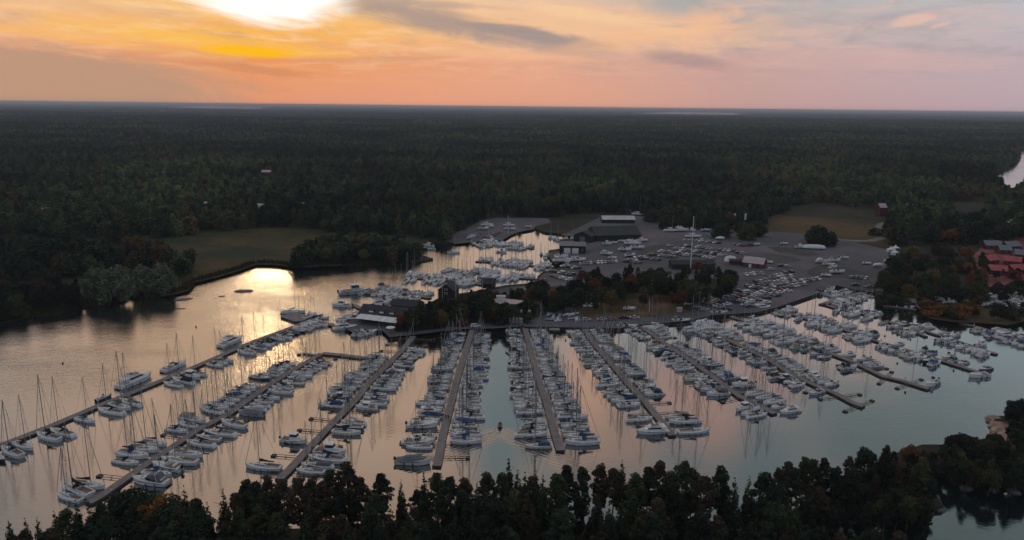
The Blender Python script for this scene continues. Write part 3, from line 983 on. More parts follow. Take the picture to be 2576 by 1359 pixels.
# --- the wooded knoll behind the quay
MIX = [('broad', 5), ('birch', 2), ('pine', 2), ('bush', .8)]
GRN = [('dark green', 6), ('green', 4), ('near-black', 2), ('olive', 2), ('rust-red', .7), ('yellow', .3)]
grove('trees beside the restaurant', [(1000, 806), (1040, 782), (1085, 768), (1110, 762), (1160, 752), (1200, 738), (1238, 736), (1246, 772), (1300, 777), (1305, 796), (1200, 812), (1100, 818), (1030, 824)],
      96, (7, 10.5), MIX, GRN, sep_=2.6, fr=.62, where='on the knoll beside the dark restaurant', frm='from the left')
grove('trees above the pavilion', [(1250, 742), (1300, 732), (1340, 722), (1330, 740), (1300, 752), (1254, 756)], 12, (3.5, 5.5), MIX, GRN, sep_=2.8, fr=.6, where='just above the pale pavilion roof', frm='from the left')
grove('trees right of the pavilion', [(1306, 722), (1330, 708), (1362, 714), (1425, 726), (1440, 745), (1415, 768), (1398, 790), (1340, 800), (1308, 796)],
      30, (7, 11), MIX, GRN, sep_=3.0, where='between the pavilion and the parked dinghies', frm='from the left')
grove('trees along the car park', [(1440, 700), (1480, 680), (1540, 677), (1600, 673), (1660, 674), (1700, 672), (1760, 674), (1815, 668), (1838, 680), (1842, 705), (1815, 728), (1760, 738), (1713, 740), (1640, 726), (1600, 732), (1540, 738), (1450, 752)],
      84, (8, 13), MIX, GRN, sep_=3.4, where='in the wood below the car park', frm='from its left end')
for px, py, h, c, k, lab in [(1388, 742, 10, 'orange', 'broad', 'orange autumn tree beside the dinghy park, biggest orange one on the knoll'), (1641, 722, 9, 'orange', 'birch', 'slim orange tree standing on the grass slope above the quay'),
                             (1618, 752, 7.5, 'dark green', 'broad', 'dark round tree on the grass slope below the slim orange tree'), (1446, 718, 7, 'rust-red', 'broad', 'small reddish tree at the left edge of the knoll wood'),
                             (1360, 715, 9, 'brown', 'broad', 'brown leafy tree beside the row of parked cars by the inner harbour'),
                             (1785, 680, 10, 'olive', 'broad', 'olive round tree near the right end of the wood below the red barn'),
                             (1757, 668, 8, 'rust-red', 'broad', 'reddish tree just right of the tall white flagpole'), (1700, 748, 4, 'rust-red', 'bush', 'low reddish bush at the right end of the grass slope')]:
    x, y = at(px, py, LZ + h * .6)
    o, c_ = plant(k, x, y, h, c, wide=1.15)
    o['label'] = lab
grove('bushes behind the black boathouse', [(1160, 735), (1240, 728), (1262, 745), (1240, 768), (1180, 765), (1158, 760)], 18, (3, 5), [('bush', 1), ('broad', 1)], [('rust-red', 2), ('brown', 3), ('olive', 1), ('orange', .6)], sep_=2.4, where='beside the tall black boathouse', frm='from the left')
# --- parking bushes
for px, py, h, c, k, lab in [(1815, 582, 12, 'green', 'dome', 'round green tree behind the boat yard, left of the two'), (1880, 585, 13, 'olive', 'dome', 'round olive tree behind the boat yard, between the green pair and the meadow'),
                             (1905, 578, 12, 'green', 'dome', 'green tree at the meadow end of the boat yard'), (1862, 574, 8, 'green', 'dome', 'small green tree between the two big yard trees'), (2060, 596, 14, 'green', 'dome', 'big green tree beside the long tarpaulin-covered boat'),
                             (2085, 604, 11, 'dark green', 'dome', 'dark tree right beside the long tarpaulin-covered boat'), (2040, 592, 8, 'olive', 'dome', 'olive tree left of the big green yard tree'), (1700, 560, 10, 'brown', 'dome', 'brownish tree behind the hauled out sailboat hull'),
                             (1725, 556, 13, 'olive', 'dome', 'olive tree behind the hauled out motor cruiser'), (1638, 545, 11, 'green', 'dome', 'green tree beside the white-roofed shed'), (1670, 566, 8, 'dark green', 'dome', 'dark tree right of the big black hall'),
                             (1770, 560, 7, 'dark green', 'dome', 'dark tree behind the blue workboat'), (2206, 586, 5, 'dark green', 'bush', 'dark bush in the bend of the gravel road')]:
    x, y = at(px, py, LZ + h * .4)
    o, c_ = plant(k, x, y, h, c, wide=1.35)
    o['label'] = lab
# --- right hand cluster
grove('autumn trees on the right shore', [(2222, 690), (2240, 655), (2290, 625), (2350, 615), (2430, 612), (2480, 640), (2475, 690), (2490, 722), (2440, 735), (2330, 728), (2270, 722), (2228, 716)],
      74, (7, 13), [('dome', 4), ('broad', 4), ('birch', 1), ('bush', 1)], AUT, sep_=3.8, where='behind the road on the right shore', frm='from the left')
grove('trees below the red houses', [(2490, 712), (2530, 712), (2600, 700), (2620, 735), (2500, 740)], 12, (6, 9), [('broad', 3)], [('dark green', 3), ('green', 2), ('brown', 1)], sep_=3.5, where='below the red houses', frm='from the left')
for px, py, h, c, k, lab in [(2362, 590, 12, 'orange', 'broad', 'tall orange tree above the red houses, left of the pair'), (2395, 588, 13, 'orange', 'broad', 'tall orange tree above the red houses, right of the pair'),
                             (2256, 662, 9, 'orange', 'broad', 'orange tree beside the white party tents'), (2236, 690, 11, 'near-black', 'broad', 'near-black round tree below the white party tents'), (2490, 578, 9, 'orange', 'birch', 'orange slim tree behind the grey-roofed houses')]:
    x, y = at(px, py, LZ + h * .6)
    o, c_ = plant(k, x, y, h, c, wide=1.25)
    o['label'] = lab
grove('trees among the red houses', [(2470, 640), (2500, 650), (2530, 655), (2560, 640), (2590, 670), (2540, 700), (2490, 690), (2470, 665)], 13, (4, 7), [('broad', 3), ('bush', 1)], [('dark green', 3), ('green', 2), ('rust-red', 2)], sep_=5, fr=.5, where='among the red houses', frm='from the left')
grove('bushes on the orange shore', [(2316, 768), (2330, 752), (2345, 768), (2440, 770), (2448, 745), (2458, 750), (2462, 778), (2400, 800), (2345, 798)], 26, (2.5, 5.5), [('bush', 3), ('broad', 1)],
      [('orange', 4), ('brown', 2), ('olive', 2), ('rust-red', 1)], sep_=2.6, where='on the orange shore by the motorboats', frm='from the left')
grove('bushes on the right bank', [(2490, 770), (2600, 760), (2600, 798), (2530, 812), (2490, 795)], 14, (3, 7), [('bush', 1), ('broad', 2)], [('dark green', 3), ('green', 2), ('brown', 1)], sep_=3, where='on the bank at the far right', frm='from the left')
grove('shrubs on the inner bank', [(2206, 736), (2240, 745), (2290, 756), (2300, 768), (2225, 762), (2208, 748)], 9, (3, 5), [('bush', 1), ('broad', 1)], [('dark green', 3), ('green', 2)], sep_=3, where='along the bank beside the small dock', frm='from the left')
# --- left shore
grove('trees on the left shore', [(-60, 740), (0, 700), (60, 690), (120, 695), (195, 715), (200, 755), (150, 775), (80, 780), (0, 795), (-60, 805)], 50, (8, 13), [('dome', 5), ('broad', 2), ('birch', 1)], [('dark green', 5), ('near-black', 3), ('brown', 1), ('olive', 1)],
      sep_=4.6, fr=.6, where='on the left shore beside the willows', frm='from the left')
for px, h, lab in [(232, 17, 'big pale grey-green willow at the water, leftmost of the pair group'), (282, 18, 'big pale grey-green willow, second from left at the water'), (352, 15, 'pale grey-green willow, third from left at the water'), (396, 15, 'pale grey-green willow at the water beside the reeds')]:
    py = {232: 764, 282: 764, 352: 746, 396: 742}[px]
    x, y = at(px, py, LZ)
    o, c_ = plant('willow', x, y + 6, h, 'grey-green', wide=.9)
    o['label'] = lab
grove('trees left of the meadow', [(-60, 650), (0, 600), (120, 595), (250, 590), (360, 600), (440, 625), (490, 636), (505, 650), (480, 664), (440, 668), (410, 662), (330, 655), (300, 664), (200, 668), (110, 680), (0, 690), (-60, 720)],
      112, (8, 13), [('dome', 7), ('broad', 2), ('birch', 1)], [('dark green', 5), ('near-black', 3), ('green', 2), ('olive', 1.5), ('rust-red', .3)], light=True, sep_=5.4, fr=.62, mass=True, where='left of the reed meadow', frm='from the left')
grove('trees on the bay peninsula', [(742, 636), (790, 610), (850, 592), (900, 588), (960, 596), (1020, 606), (1055, 620), (1062, 640), (1045, 655), (1000, 658), (900, 660), (800, 662), (748, 660)],
      92, (9, 14), [('dome', 6), ('broad', 2), ('birch', 1), ('pine', 1)], [('dark green', 5), ('near-black', 4), ('green', 2), ('brown', .6)], light=True, sep_=5.0, fr=.62, mass=True, where='on the peninsula across the bay', frm='from the left')

# ---------------------------------------------------------------- far wood: one mass of crowns over the land
protos = []
for o in list(COL.objects):
    if o.name.split('.')[0] == 'crown' and o.data.name.startswith('light_crown') and o.data.name not in [p.data.name for p in protos]:
        protos.append(o)
need = [m for k in LIGHT for m, _ in LIGHT[k]]
for kdx, k in enumerate(LIGHT):
    for m_, tm in LIGHT[k]:
        if m_.name not in [p.data.name for p in protos]:
            x, y = at(60 + 170 * kdx, 560, LZ)
            o, c_ = plant(k, x + trng.uniform(-20, 20), y, THH[k], 'dark green', light=True)
            bpy.data.objects.remove([q for q in o.children if q.name.startswith('crown')][0])
            c_ = link('crown', m_, o, LEAFCOL['dark green'])
            o['label'] = f"dark {TNAME[k][1]} of the far wood behind the left shore, {nth(len(protos) + 1)} of its kind"
            protos.append(c_)
protos.sort(key=lambda p: p.data.name)
g = np.random.default_rng(9)


def proj_np(X, Y, Z):
    Zc = Z - CAMH
    W = X * f_.x + Y * f_.y + Zc * f_.z
    return CX + FPX * (X * r_.x + Y * r_.y + Zc * r_.z) / W, CY - FPX * (X * u_.x + Y * u_.y + Zc * u_.z) / W


PTS, SC = [], []
for r1, r2_, sp, sc in ((330, 900, 6.0, 1.0), (900, 1900, 8.0, 1.1), (1900, 3600, 13, 1.45), (3600, 6500, 22, 2.2), (6500, 15200, 60, 4.0), (15200, 38000, 190, 7.0)):
    area = .5 * R(84) * (r2_ ** 2 - r1 ** 2)
    n = int(area / sp ** 2)
    r = np.sqrt(g.uniform(r1 ** 2, r2_ ** 2, n)); a = g.uniform(R(-42), R(42), n)
    X, Y = r * np.sin(a), r * np.cos(a)
    ok = np.ones(n, bool)
    for poly in WATERS:
        ok &= ~inpoly_np(X, Y, poly)
    X, Y, r = X[ok], Y[ok], r[ok]
    s = sc * g.uniform(.62, 1.22, len(X))
    wd_ = np.full(len(X), 1e9)
    for poly in WATERS: wd_ = np.minimum(wd_, edge_dist(X, Y, poly))
    ok = wd_ > (1.5 if r1 < 3000 else 90)
    X, Y, s, wd_ = X[ok], Y[ok], s[ok], wd_[ok]
    Z = np.array([ground_z(x, y, d) for x, y, d in zip(X, Y, wd_)])
    ok = np.ones(len(X), bool)
    if r1 < 1000:
        for hz in (0, 6.5, 13.0):
            PX, PY = proj_np(X, Y, Z + hz * s)
            for poly in (MEAD, FIELD, FIELD2, YARD, RIGHTSHORE, REDYARD): ok &= ~inpoly_np(PX, PY, poly)
            ok &= ~((PX > 2215) & (PX < 2640) & (PY > 618)) & ~((PX < 530) & (PY > 600) & (PX > -50)) & ~((PX > 742) & (PX < 1062) & (PY > 592))
            ok &= ~((PY > 640) & (PX > 1062) & (PX < 2215))
            if hz: ok &= ~((PY > 668) & (PX > 400) & (PX < 1100))
    if r1 < 3000:
        for hz in (0, 12):
            PX, PY = proj_np(X, Y, Z + hz * s)
            ok &= ~inpoly_np(PX, PY, [(2552, 377), (2564, 400), (2532, 420), (2497, 437), (2520, 447), (2547, 468), (2572, 440), (2640, 430), (2700, 376)])
    # small openings with gardens and fields among the trees
    op = np.array([noise.noise(Vector((x / 210, y / 330, 8.8))) for x, y in zip(X, Y)])
    ok &= op < (.56 if r1 > 800 else 2)
    PTS.append(np.stack([X, Y, Z - .6 * s], 1)[ok]); SC.append(s[ok])
P = np.concatenate(PTS); S = np.concatenate(SC)
# keep the wood from growing over the near ground on the camera's side
ok = (P[:, 1] > 300)
P, S = P[ok], S[ok]
kk = g.choice(len(protos), len(P))
for x, y, kind, s_ in MASS:
    P = np.vstack([P, [[x, y, LZ - .3]]]); S = np.append(S, s_)
    kk = np.append(kk, g.choice([i for i, p in enumerate(protos) if kind in p.data.name]))
me = bpy.data.meshes.new('forest')
me.vertices.add(len(P)); me.vertices.foreach_set('co', P.astype(np.float32).ravel())
for nm, ty, arr in (('s', 'FLOAT', S), ('rz', 'FLOAT', g.uniform(0, 6.28, len(P))), ('k', 'INT', kk)):
    at_ = me.attributes.new(nm, ty, 'POINT')
    at_.data.foreach_set('value', arr.astype(np.float32 if ty == 'FLOAT' else np.int32))
me.update()
forest = link('forest', me)
tag(forest, kind='stuff')
ng = bpy.data.node_groups.new('forest_nodes', 'GeometryNodeTree')
ng.interface.new_socket('Geometry', in_out='INPUT', socket_type='NodeSocketGeometry')
ng.interface.new_socket('Geometry', in_out='OUTPUT', socket_type='NodeSocketGeometry')
gi = ng.nodes.new('NodeGroupInput'); go = ng.nodes.new('NodeGroupOutput')
jn = ng.nodes.new('GeometryNodeGeometryToInstance')
for p in reversed(protos):
    oi = ng.nodes.new('GeometryNodeObjectInfo')
    oi.transform_space = 'ORIGINAL'
    oi.inputs['Object'].default_value = p
    sm = ng.nodes.new('GeometryNodeSetMaterial'); sm.inputs['Material'].default_value = LEAFF
    ng.links.new(oi.outputs['Geometry'], sm.inputs['Geometry'])
    one = ng.nodes.new('GeometryNodeGeometryToInstance')
    ng.links.new(sm.outputs[0], one.inputs[0])
    if p is protos[-1]:
        jg = ng.nodes.new('GeometryNodeJoinGeometry')
    ng.links.new(one.outputs[0], jg.inputs[0])
ng.nodes.remove(jn)


def attr(nm, ty):
    a = ng.nodes.new('GeometryNodeInputNamedAttribute'); a.data_type = ty
    a.inputs['Name'].default_value = nm
    return a.outputs['Attribute']


ip = ng.nodes.new('GeometryNodeInstanceOnPoints')
ip.inputs['Pick Instance'].default_value = True
mp = ng.nodes.new('GeometryNodeMeshToPoints')
ng.links.new(gi.outputs[0], mp.inputs[0])
ng.links.new(mp.outputs[0], ip.inputs['Points'])
ng.links.new(jg.outputs[0], ip.inputs['Instance'])
ng.links.new(attr('k', 'INT'), ip.inputs['Instance Index'])
cr = ng.nodes.new('ShaderNodeCombineXYZ')
ng.links.new(attr('rz', 'FLOAT'), cr.inputs[2])
ng.links.new(cr.outputs[0], ip.inputs['Rotation'])
cs_ = ng.nodes.new('ShaderNodeCombineXYZ')
sa2 = attr('s', 'FLOAT')
for i in range(2): ng.links.new(sa2, cs_.inputs[i])
mn = ng.nodes.new('ShaderNodeMath'); mn.operation = 'MINIMUM'; mn.inputs[1].default_value = 1.35
ng.links.new(sa2, mn.inputs[0]); ng.links.new(mn.outputs[0], cs_.inputs[2])
ng.links.new(cs_.outputs[0], ip.inputs['Scale'])
ng.links.new(ip.outputs[0], go.inputs[0])
md = forest.modifiers.new('scatter', 'NODES'); md.node_group = ng
print('forest crowns', len(P), 'tree objects', sum(1 for o in COL.objects if o.type == 'EMPTY'))

# reeds standing along the meadow shore
rg_ = np.random.default_rng(3)
RV, RF = [], []
coast = [at(*p) for p in COAST[3:19]]
for (ax, ay), (bx_, by_) in zip(coast, coast[1:]):
    L_ = math.hypot(bx_ - ax, by_ - ay)
    for _ in range(int(L_ * 26)):
        t_ = rg_.uniform(); q_ = abs(rg_.normal(0, 2.6)) - .9
        nx, ny = -(by_ - ay) / L_, (bx_ - ax) / L_
        x, y = ax + (bx_ - ax) * t_ + nx * q_, ay + (by_ - ay) * t_ + ny * q_
        hh_ = rg_.uniform(1.0, 2.3); a_ = rg_.uniform(0, 6.28); ww = rg_.uniform(.10, .28)
        c_, s_ = math.cos(a_) * ww, math.sin(a_) * ww
        lx, ly = rg_.normal(0, .25, 2)
        z0 = -.1 if q_ < .3 else LZ
        RV += [(x - c_, y - s_, z0), (x + c_, y + s_, z0), (x + c_ * .3 + lx, y + s_ * .3 + ly, z0 + hh_), (x - c_ * .3 + lx, y - s_ * .3 + ly, z0 + hh_)]
        RF.append(len(RV) - 4)
RFA = np.array(RF)[:, None] + np.arange(4)[None]
REED = zone_material('reed_blades', (.040, .040, .018), (.070, .052, .024), (.095, .066, .030), .05, .8)
tag(link('reeds', mesh_np('reeds', np.array(RV), RFA, REED)), kind='stuff')

# ---------------------------------------------------------------- boats
def stations(b, L, B, fb, W, SH, bowrake, hull_m, deck_m, stripe=True, deckdrop=.0, transom=0.0):
    """hull from stern (x=-L/2) to bow; W half-breadth table, SH sheer table"""
    n = len(W)
    ring = []
    for i, (tt, w_) in enumerate(W):
        x = -L / 2 + L * tt
        hb = B / 2 * w_
        sh = fb * SH[i]
        xb = x - bowrake * max(0, (tt - .6) / .4) ** 2 + (transom * (1 - tt / .15) if tt < .15 else 0)
        ring.append([(xb, 0, -.35), (xb, hb * .72, -.28), (xb * .5 + x * .5 if tt > .6 else xb, hb * .90, .10), (x, hb, sh), (x, hb * .93, sh + .03), (x, 0, sh + .03 + .05 * w_ - deckdrop)])
    m = len(ring[0])
    V = [p for r in ring for p in r] + [(p[0], -p[1], p[2]) for r in ring for p in r]
    off = n * m
    F = {hull_m: [], BOOT: [], deck_m: []}
    for i in range(n - 1):
        for j in range(m - 1):
            a, c, d, e = i * m + j, i * m + j + 1, (i + 1) * m + j + 1, (i + 1) * m + j
            mm = BOOT if j < 2 else (hull_m if j < 4 - 0 and j != 4 else deck_m)
            F[mm].append((a, e, d, c))
            F[mm].append((a + off, c + off, d + off, e + off))
    cap = [0 * m + j for j in range(m)] + [off + j for j in range(m - 1, 0, -1)]
    F[hull_m].append(tuple(cap))
    for mm, fs in F.items():
        b.add(V, fs, mm)


SW = [(0, .66), (.12, .80), (.3, .96), (.48, 1.0), (.64, .92), (.78, .70), (.9, .38), (.97, .14), (1.0, .015)]
SSH = [1.0, .97, .94, .95, .99, 1.06, 1.14, 1.19, 1.22]
MW = [(0, .88), (.12, .93), (.3, .98), (.5, 1.0), (.66, .92), (.8, .68), (.91, .36), (.97, .15), (1.0, .015)]
MSH = [.82, .83, .88, .98, 1.08, 1.16, 1.22, 1.25, 1.27]


def sail_parts(L, variant, seed):
    rng = random.Random(seed)
    B = L * .31; fb = .78 + L * .028
    D = {}
    h = MB()
    stations(h, L, B, fb, SW, SSH, L * .05, GEL, DECK, transom=-.3 if variant % 2 else .35)
    # cockpit well with coamings, lockers and tiller/wheel
    cx0, cx1, cw = -L * .43, -L * .10, B * .25
    h.box(cx0, cx1, -cw, cw, fb * .98, fb * .98 + .07, TEAK)
    for s in (-1, 1):
        h.frus([(cx0, s * cw, fb), (cx1, s * cw, fb), (cx1, s * (cw + .22), fb), (cx0, s * (cw + .22), fb)], [(cx0, s * cw, fb + .2), (cx1, s * cw, fb + .36), (cx1, s * (cw + .12), fb + .36), (cx0, s * (cw + .12), fb + .2)], DECK)
    # pulpit, pushpit and guard rails
    rh = fb + .62
    rail = []
    for tt, w_ in SW:
        rail.append((-L / 2 + L * tt * .985, B / 2 * w_ * .93, fb + .62 + .2 * max(0, tt - .6)))
    for s in (-1, 1):
        for p, q in zip(rail, rail[1:]): h.tube((p[0], p[1] * s, p[2]), (q[0], q[1] * s, q[2]), .018, .018, CHROME, 3)
        for p in rail[::2]: h.tube((p[0], p[1] * s, fb * .98), (p[0], p[1] * s, p[2]), .018, .018, CHROME, 3)
    for s in (-1, 1):                       # fenders along the topsides
        for q in (.3, .5, .66):
            x = -L / 2 + L * q
            h.tube((x, s * (B / 2 + .10), .12), (x, s * (B / 2 + .10), .72), .11, .11, BLACK if variant % 3 else WHITE, 5)
    D['hull'] = h
    c = MB()
    x0, x1 = -L * .10, L * .27
    w0, w1 = B * .29, B * .13
    z0, z1 = fb + .02, fb + .44
    c.frus([(x0, -w0, z0), (x1, -w1, z0 + .1), (x1, w1, z0 + .1), (x0, w0, z0)], [(x0, -w0 * .82, z1), (x1 - L * .045, -w1 * .7, z1 - .08), (x1 - L * .045, w1 * .7, z1 - .08), (x0, w0 * .82, z1)], DECK)
    c.box(L * .31, L * .355, -.25, .25, fb * 1.06, fb * 1.06 + .12, GLASS)
    c.box(x0 + .1, x0 + .75, -.3, .3, z1 + .0, z1 + .05, BLACK)
    D['cabin'] = c
    wd = MB()
    for s in (-1, 1):
        for q0, q1 in ((.08, .38), (.46, .62), (.68, .80)):
            pts = []
            for q, zz in ((q0, .13), (q1, .15), (q1, .31), (q0, .33)):
                x = x0 + (x1 - x0) * q
                wlow = w0 + (w1 - w0) * q
                wup = w0 * .82 + (w1 * .7 - w0 * .82) * q
                k = zz / .42
                pts.append((x, s * (wlow + (wup - wlow) * k + .012), z0 + .1 * q + zz))
            wd.add(pts, [(0, 1, 2, 3) if s < 0 else (3, 2, 1, 0)], GLASS)
    D['window'] = wd
    mt = MB()
    H = L * 1.32
    mx_ = L * .09
    mt.tube((mx_, 0, .5), (mx_, 0, fb + H), .095, .07, MASTM, 6)
    for q in (.42, .70):
        mt.tube((mx_, -B * .26, fb + H * q), (mx_, B * .26, fb + H * q), .03, .03, MASTM, 4)
    mt.box(mx_ - .25, mx_ + .25, -.02, .02, fb + H, fb + H + .05, MASTM)
    D['mast'] = mt
    rg = MB()
    st = .028
    rg.tube((L * .485, 0, fb * 1.2), (mx_ + .1, 0, fb + H * .96), st * 2.4, st * 1.7, TARP if variant % 2 else MASTM, 4)
    rg.tube((-L * .49, 0, fb), (mx_, 0, fb + H), st, st, BLACK, 3)
    for s in (-1, 1):
        rg.tube((mx_ - .1, s * B * .44, fb), (mx_, s * B * .26, fb + H * .42), st, st, BLACK, 3)
        rg.tube((mx_, s * B * .26, fb + H * .42), (mx_, s * B * .26, fb + H * .70), st, st, BLACK, 3)
        rg.tube((mx_, s * B * .26, fb + H * .70), (mx_, 0, fb + H * .97), st, st, BLACK, 3)
    D['rigging'] = rg
    bo = MB()
    zb = z1 + .72
    xe = -L * .31
    bo.tube((mx_, 0, zb), (xe, 0, zb - .05), .06, .06, MASTM, 5)
    n_ = 6
    V, F = [], []
    for i in range(n_ + 1):
        q = i / n_
        x = mx_ - .05 + (xe + .15 - mx_) * q
        hh_ = .62 * (1 - q) ** 1.6 + .17
        V += [(x, -.15, zb - .06), (x, .15, zb - .06), (x, .10, zb + hh_ * .6), (x, 0, zb + hh_), (x, -.10, zb + hh_ * .6)]
    for i in range(n_):
        for j in range(5):
            F.append((i * 5 + j, i * 5 + (j + 1) % 5, i * 5 + 5 + (j + 1) % 5, i * 5 + 5 + j))
    F += [(4, 3, 2, 1, 0), tuple(n_ * 5 + j for j in range(5))]
    bo.add(V, F, CANVAS)
    D['sail_cover'] = bo
    sp = MB()
    if variant % 3 != 2:                    # folded sprayhood over the companionway
        xa = x0 + .5; ww = B * .30
        V, F = [], []
        for i, (dx_, zt) in enumerate(((.55, .05), (.25, .72), (-.35, .82), (-.55, .76))):
            for q in range(7):
                an = math.pi * q / 6
                V.append((xa + dx_, -ww * math.cos(an), z1 - .22 + (zt) * max(.12, math.sin(an)) ** .6))
        for i in range(3):
            for q in range(6): F.append((i * 7 + q, i * 7 + q + 1, i * 7 + 8 + q, i * 7 + 7 + q))
        sp.add(V, F, CANVAS)
        D['sprayhood'] = sp
    elif variant == 5:
        pass
    if variant == 5:                        # full cockpit tent
        tn = MB()
        V, F = [], []
        ww = B * .36
        for i, x in enumerate((cx0 - .2, cx0 + .5, cx1, x0 + 1.0)):
            for q in range(7):
                an = math.pi * q / 6
                V.append((x, -ww * math.cos(an), fb + .05 + (1.25 if 0 < i < 3 else .6) * max(.02, math.sin(an)) ** .55))
        for i in range(3):
            for q in range(6): F.append((i * 7 + q, i * 7 + q + 1, i * 7 + 8 + q, i * 7 + 7 + q))
        tn.add(V, F + [(0, 1, 2, 3, 4, 5, 6)], CANVAS)
        D['cockpit_tent'] = tn
    return D


def motor_parts(style, L, seed):
    B = L * .335; fb = .62 + L * .055
    D = {}
    h = MB()
    stations(h, L, B, fb, MW, MSH, L * .085, GEL, DECK, transom=-.05)
    h.tube((-L / 2, -B * .44, fb * .6), (-L / 2, B * .44, fb * .6), .06, .06, BLACK, 4)
    for s in (-1, 1):
        pr = None
        for tt, w_ in MW[3:]:
            p = (-L / 2 + L * tt * .985, s * B / 2 * w_ * .9, fb * 1.12 + .55)
            if pr and style != 'open': h.tube(pr, p, .02, .02, CHROME, 3)
            if style != 'open': h.tube(p, (p[0], p[1], fb * 1.05), .018, .018, CHROME, 3)
            pr = p
        for q in (.25, .5): h.tube((-L / 2 + L * q, s * (B / 2 + .10), .1), (-L / 2 + L * q, s * (B / 2 + .10), .7), .11, .11, BLACK, 5)
        h.frus([(-L * .42, s * B * .49, fb * .86 - .13), (L * .2, s * B * .495, fb * 1.0 - .13), (L * .2, s * (B * .495 + .03), fb * 1.0 - .13), (-L * .42, s * (B * .49 + .03), fb * .86 - .13)],
               [(-L * .42, s * B * .49, fb * .86 - .03), (L * .2, s * B * .495, fb * 1.0 - .03), (L * .2, s * (B * .495 + .03), fb * 1.0 - .03), (-L * .42, s * (B * .49 + .03), fb * .86 - .03)], BLACK)
    D['hull'] = h
    z = fb * 1.05

    def house(b, x0, x1, w, z0, h_, rf, rb, m, taper=.82):
        b.frus([(x0, -w, z0), (x1, -w * .72, z0 + .05), (x1, w * .72, z0 + .05), (x0, w, z0)], [(x0 + rb, -w * taper, z0 + h_), (x1 - rf, -w * taper * .8, z0 + h_), (x1 - rf, w * taper * .8, z0 + h_), (x0 + rb, w * taper, z0 + h_)], m)

    def band(b, x0, x1, w, z0, h_, rf, rb, k0, k1, m, taper=.82):
        """glass band proud of the sides and front of a house"""
        def P(x_, s, k):
            xl = x0 + rb * k if x_ == 0 else x1 - rf * k
            wl = w * (1 + (taper - 1) * k) if x_ == 0 else w * (.72 + (taper * .8 - .72) * k)
            return (xl + (.015 if x_ else .12), s * (wl + .015), z0 + h_ * k)
        for s in (-1, 1):
            q = [P(0, s, k0), P(1, s, k0), P(1, s, k1), P(0, s, k1)]
            b.add(q, [(0, 1, 2, 3) if s < 0 else (3, 2, 1, 0)], m)
        q = [P(1, -1, k0), P(1, 1, k0), P(1, 1, k1), P(1, -1, k1)]
        b.add(q, [(0, 1, 2, 3)], m)

    if style == 'cruiser':                      # sports cruiser: raised foredeck, raked screen, canvas over the cockpit
        c = MB(); house(c, -L * .02, L * .33, B * .36, z - .05, .42, L * .16, .1, DECK, .9); c.box(L * .17, L * .22, -.3, .3, z + .30, z + .36, GLASS); D['foredeck'] = c
        g_ = MB(); band(g_, -L * .12, L * .14, B * .40, z + .02, .80, L * .13, .05, .1, .98, GLASS, .84)
        g_.tube((L * .01, -B * .29, z + .80), (L * .01, B * .29, z + .80), .04, .04, CHROME, 4)
        D['windscreen'] = g_
        s_ = MB(); s_.box(-L * .42, -L * .12, -B * .36, B * .36, fb * .92, fb * .92 + .10, TEAK); s_.box(-L * .40, -L * .36, -B * .34, B * .34, fb * .95, fb + .5, WHITE); s_.box(-L * .18, -L * .12, -B * .3, -B * .08, fb, fb + .8, WHITE)
        D['cockpit'] = s_
        a = MB()
        for s in (-1, 1): a.tube((-L * .30, s * B * .42, fb), (-L * .24, s * B * .34, fb + 1.55), .07, .07, WHITE, 5)
        a.tube((-L * .24, -B * .34, fb + 1.55), (-L * .24, B * .34, fb + 1.55), .08, .08, WHITE, 5)
        D['radar_arch'] = a
        if seed % 2:
            k = MB()
            k.frus([(-L * .42, -B * .40, fb), (L * .02, -B * .38, z + .7), (L * .02, B * .38, z + .7), (-L * .42, B * .40, fb)], [(-L * .30, -B * .30, fb + 1.5), (-L * .02, -B * .30, z + 1.15), (-L * .02, B * .30, z + 1.15), (-L * .30, B * .30, fb + 1.5)], CANVAS)
            D['canopy'] = k
    elif style == 'flybridge':
        c = MB(); house(c, -L * .26, L * .26, B * .40, z - .1, 1.35, L * .15, .1, GEL, .88); c.box(-L * .40, -L * .06, -B * .40, B * .40, z + 1.25, z + 1.37, WHITE)
        for s in (-1, 1): c.tube((-L * .38, s * B * .38, fb), (-L * .38, s * B * .38, z + 1.27), .05, .05, WHITE, 4)
        c.frus([(L * .10, -B * .3, z), (L * .38, -B * .15, z + .05), (L * .38, B * .15, z + .05), (L * .10, B * .3, z)], [(L * .10, -B * .27, z + .5), (L * .30, -B * .12, z + .35), (L * .30, B * .12, z + .35), (L * .10, B * .27, z + .5)], DECK)
        D['cabin'] = c
        g_ = MB(); band(g_, -L * .26, L * .26, B * .40, z - .1, 1.35, L * .15, .1, .50, .88, GLASS, .88); D['window'] = g_
        fy = MB(); house(fy, -L * .22, L * .10, B * .34, z + 1.37, .55, L * .06, .0, WHITE, .98); fy.box(-L * .19, L * .04, -B * .27, B * .27, z + 1.93, z + 1.97, TEAK); fy.box(-L * .08, -L * .04, -B * .2, B * .2, z + 1.97, z + 2.35, WHITE); D['flybridge'] = fy
        a = MB()
        for s in (-1, 1): a.tube((-L * .28, s * B * .34, z + 1.3), (-L * .22, s * B * .28, z + 2.7), .07, .06, WHITE, 5)
        a.tube((-L * .22, -B * .28, z + 2.7), (-L * .22, B * .28, z + 2.7), .08, .08, WHITE, 5); a.tube((-L * .22, 0, z + 2.7), (-L * .22, 0, z + 3.6), .03, .02, WHITE, 4)
        D['radar_arch'] = a
    elif style == 'wheelhouse':
        c = MB(); house(c, -L * .12, L * .16, B * .37, z - .1, 1.55, L * .05, .0, GEL, .9); c.box(-L * .17, L * .13, -B * .36, B * .36, z + 1.42, z + 1.52, WHITE)
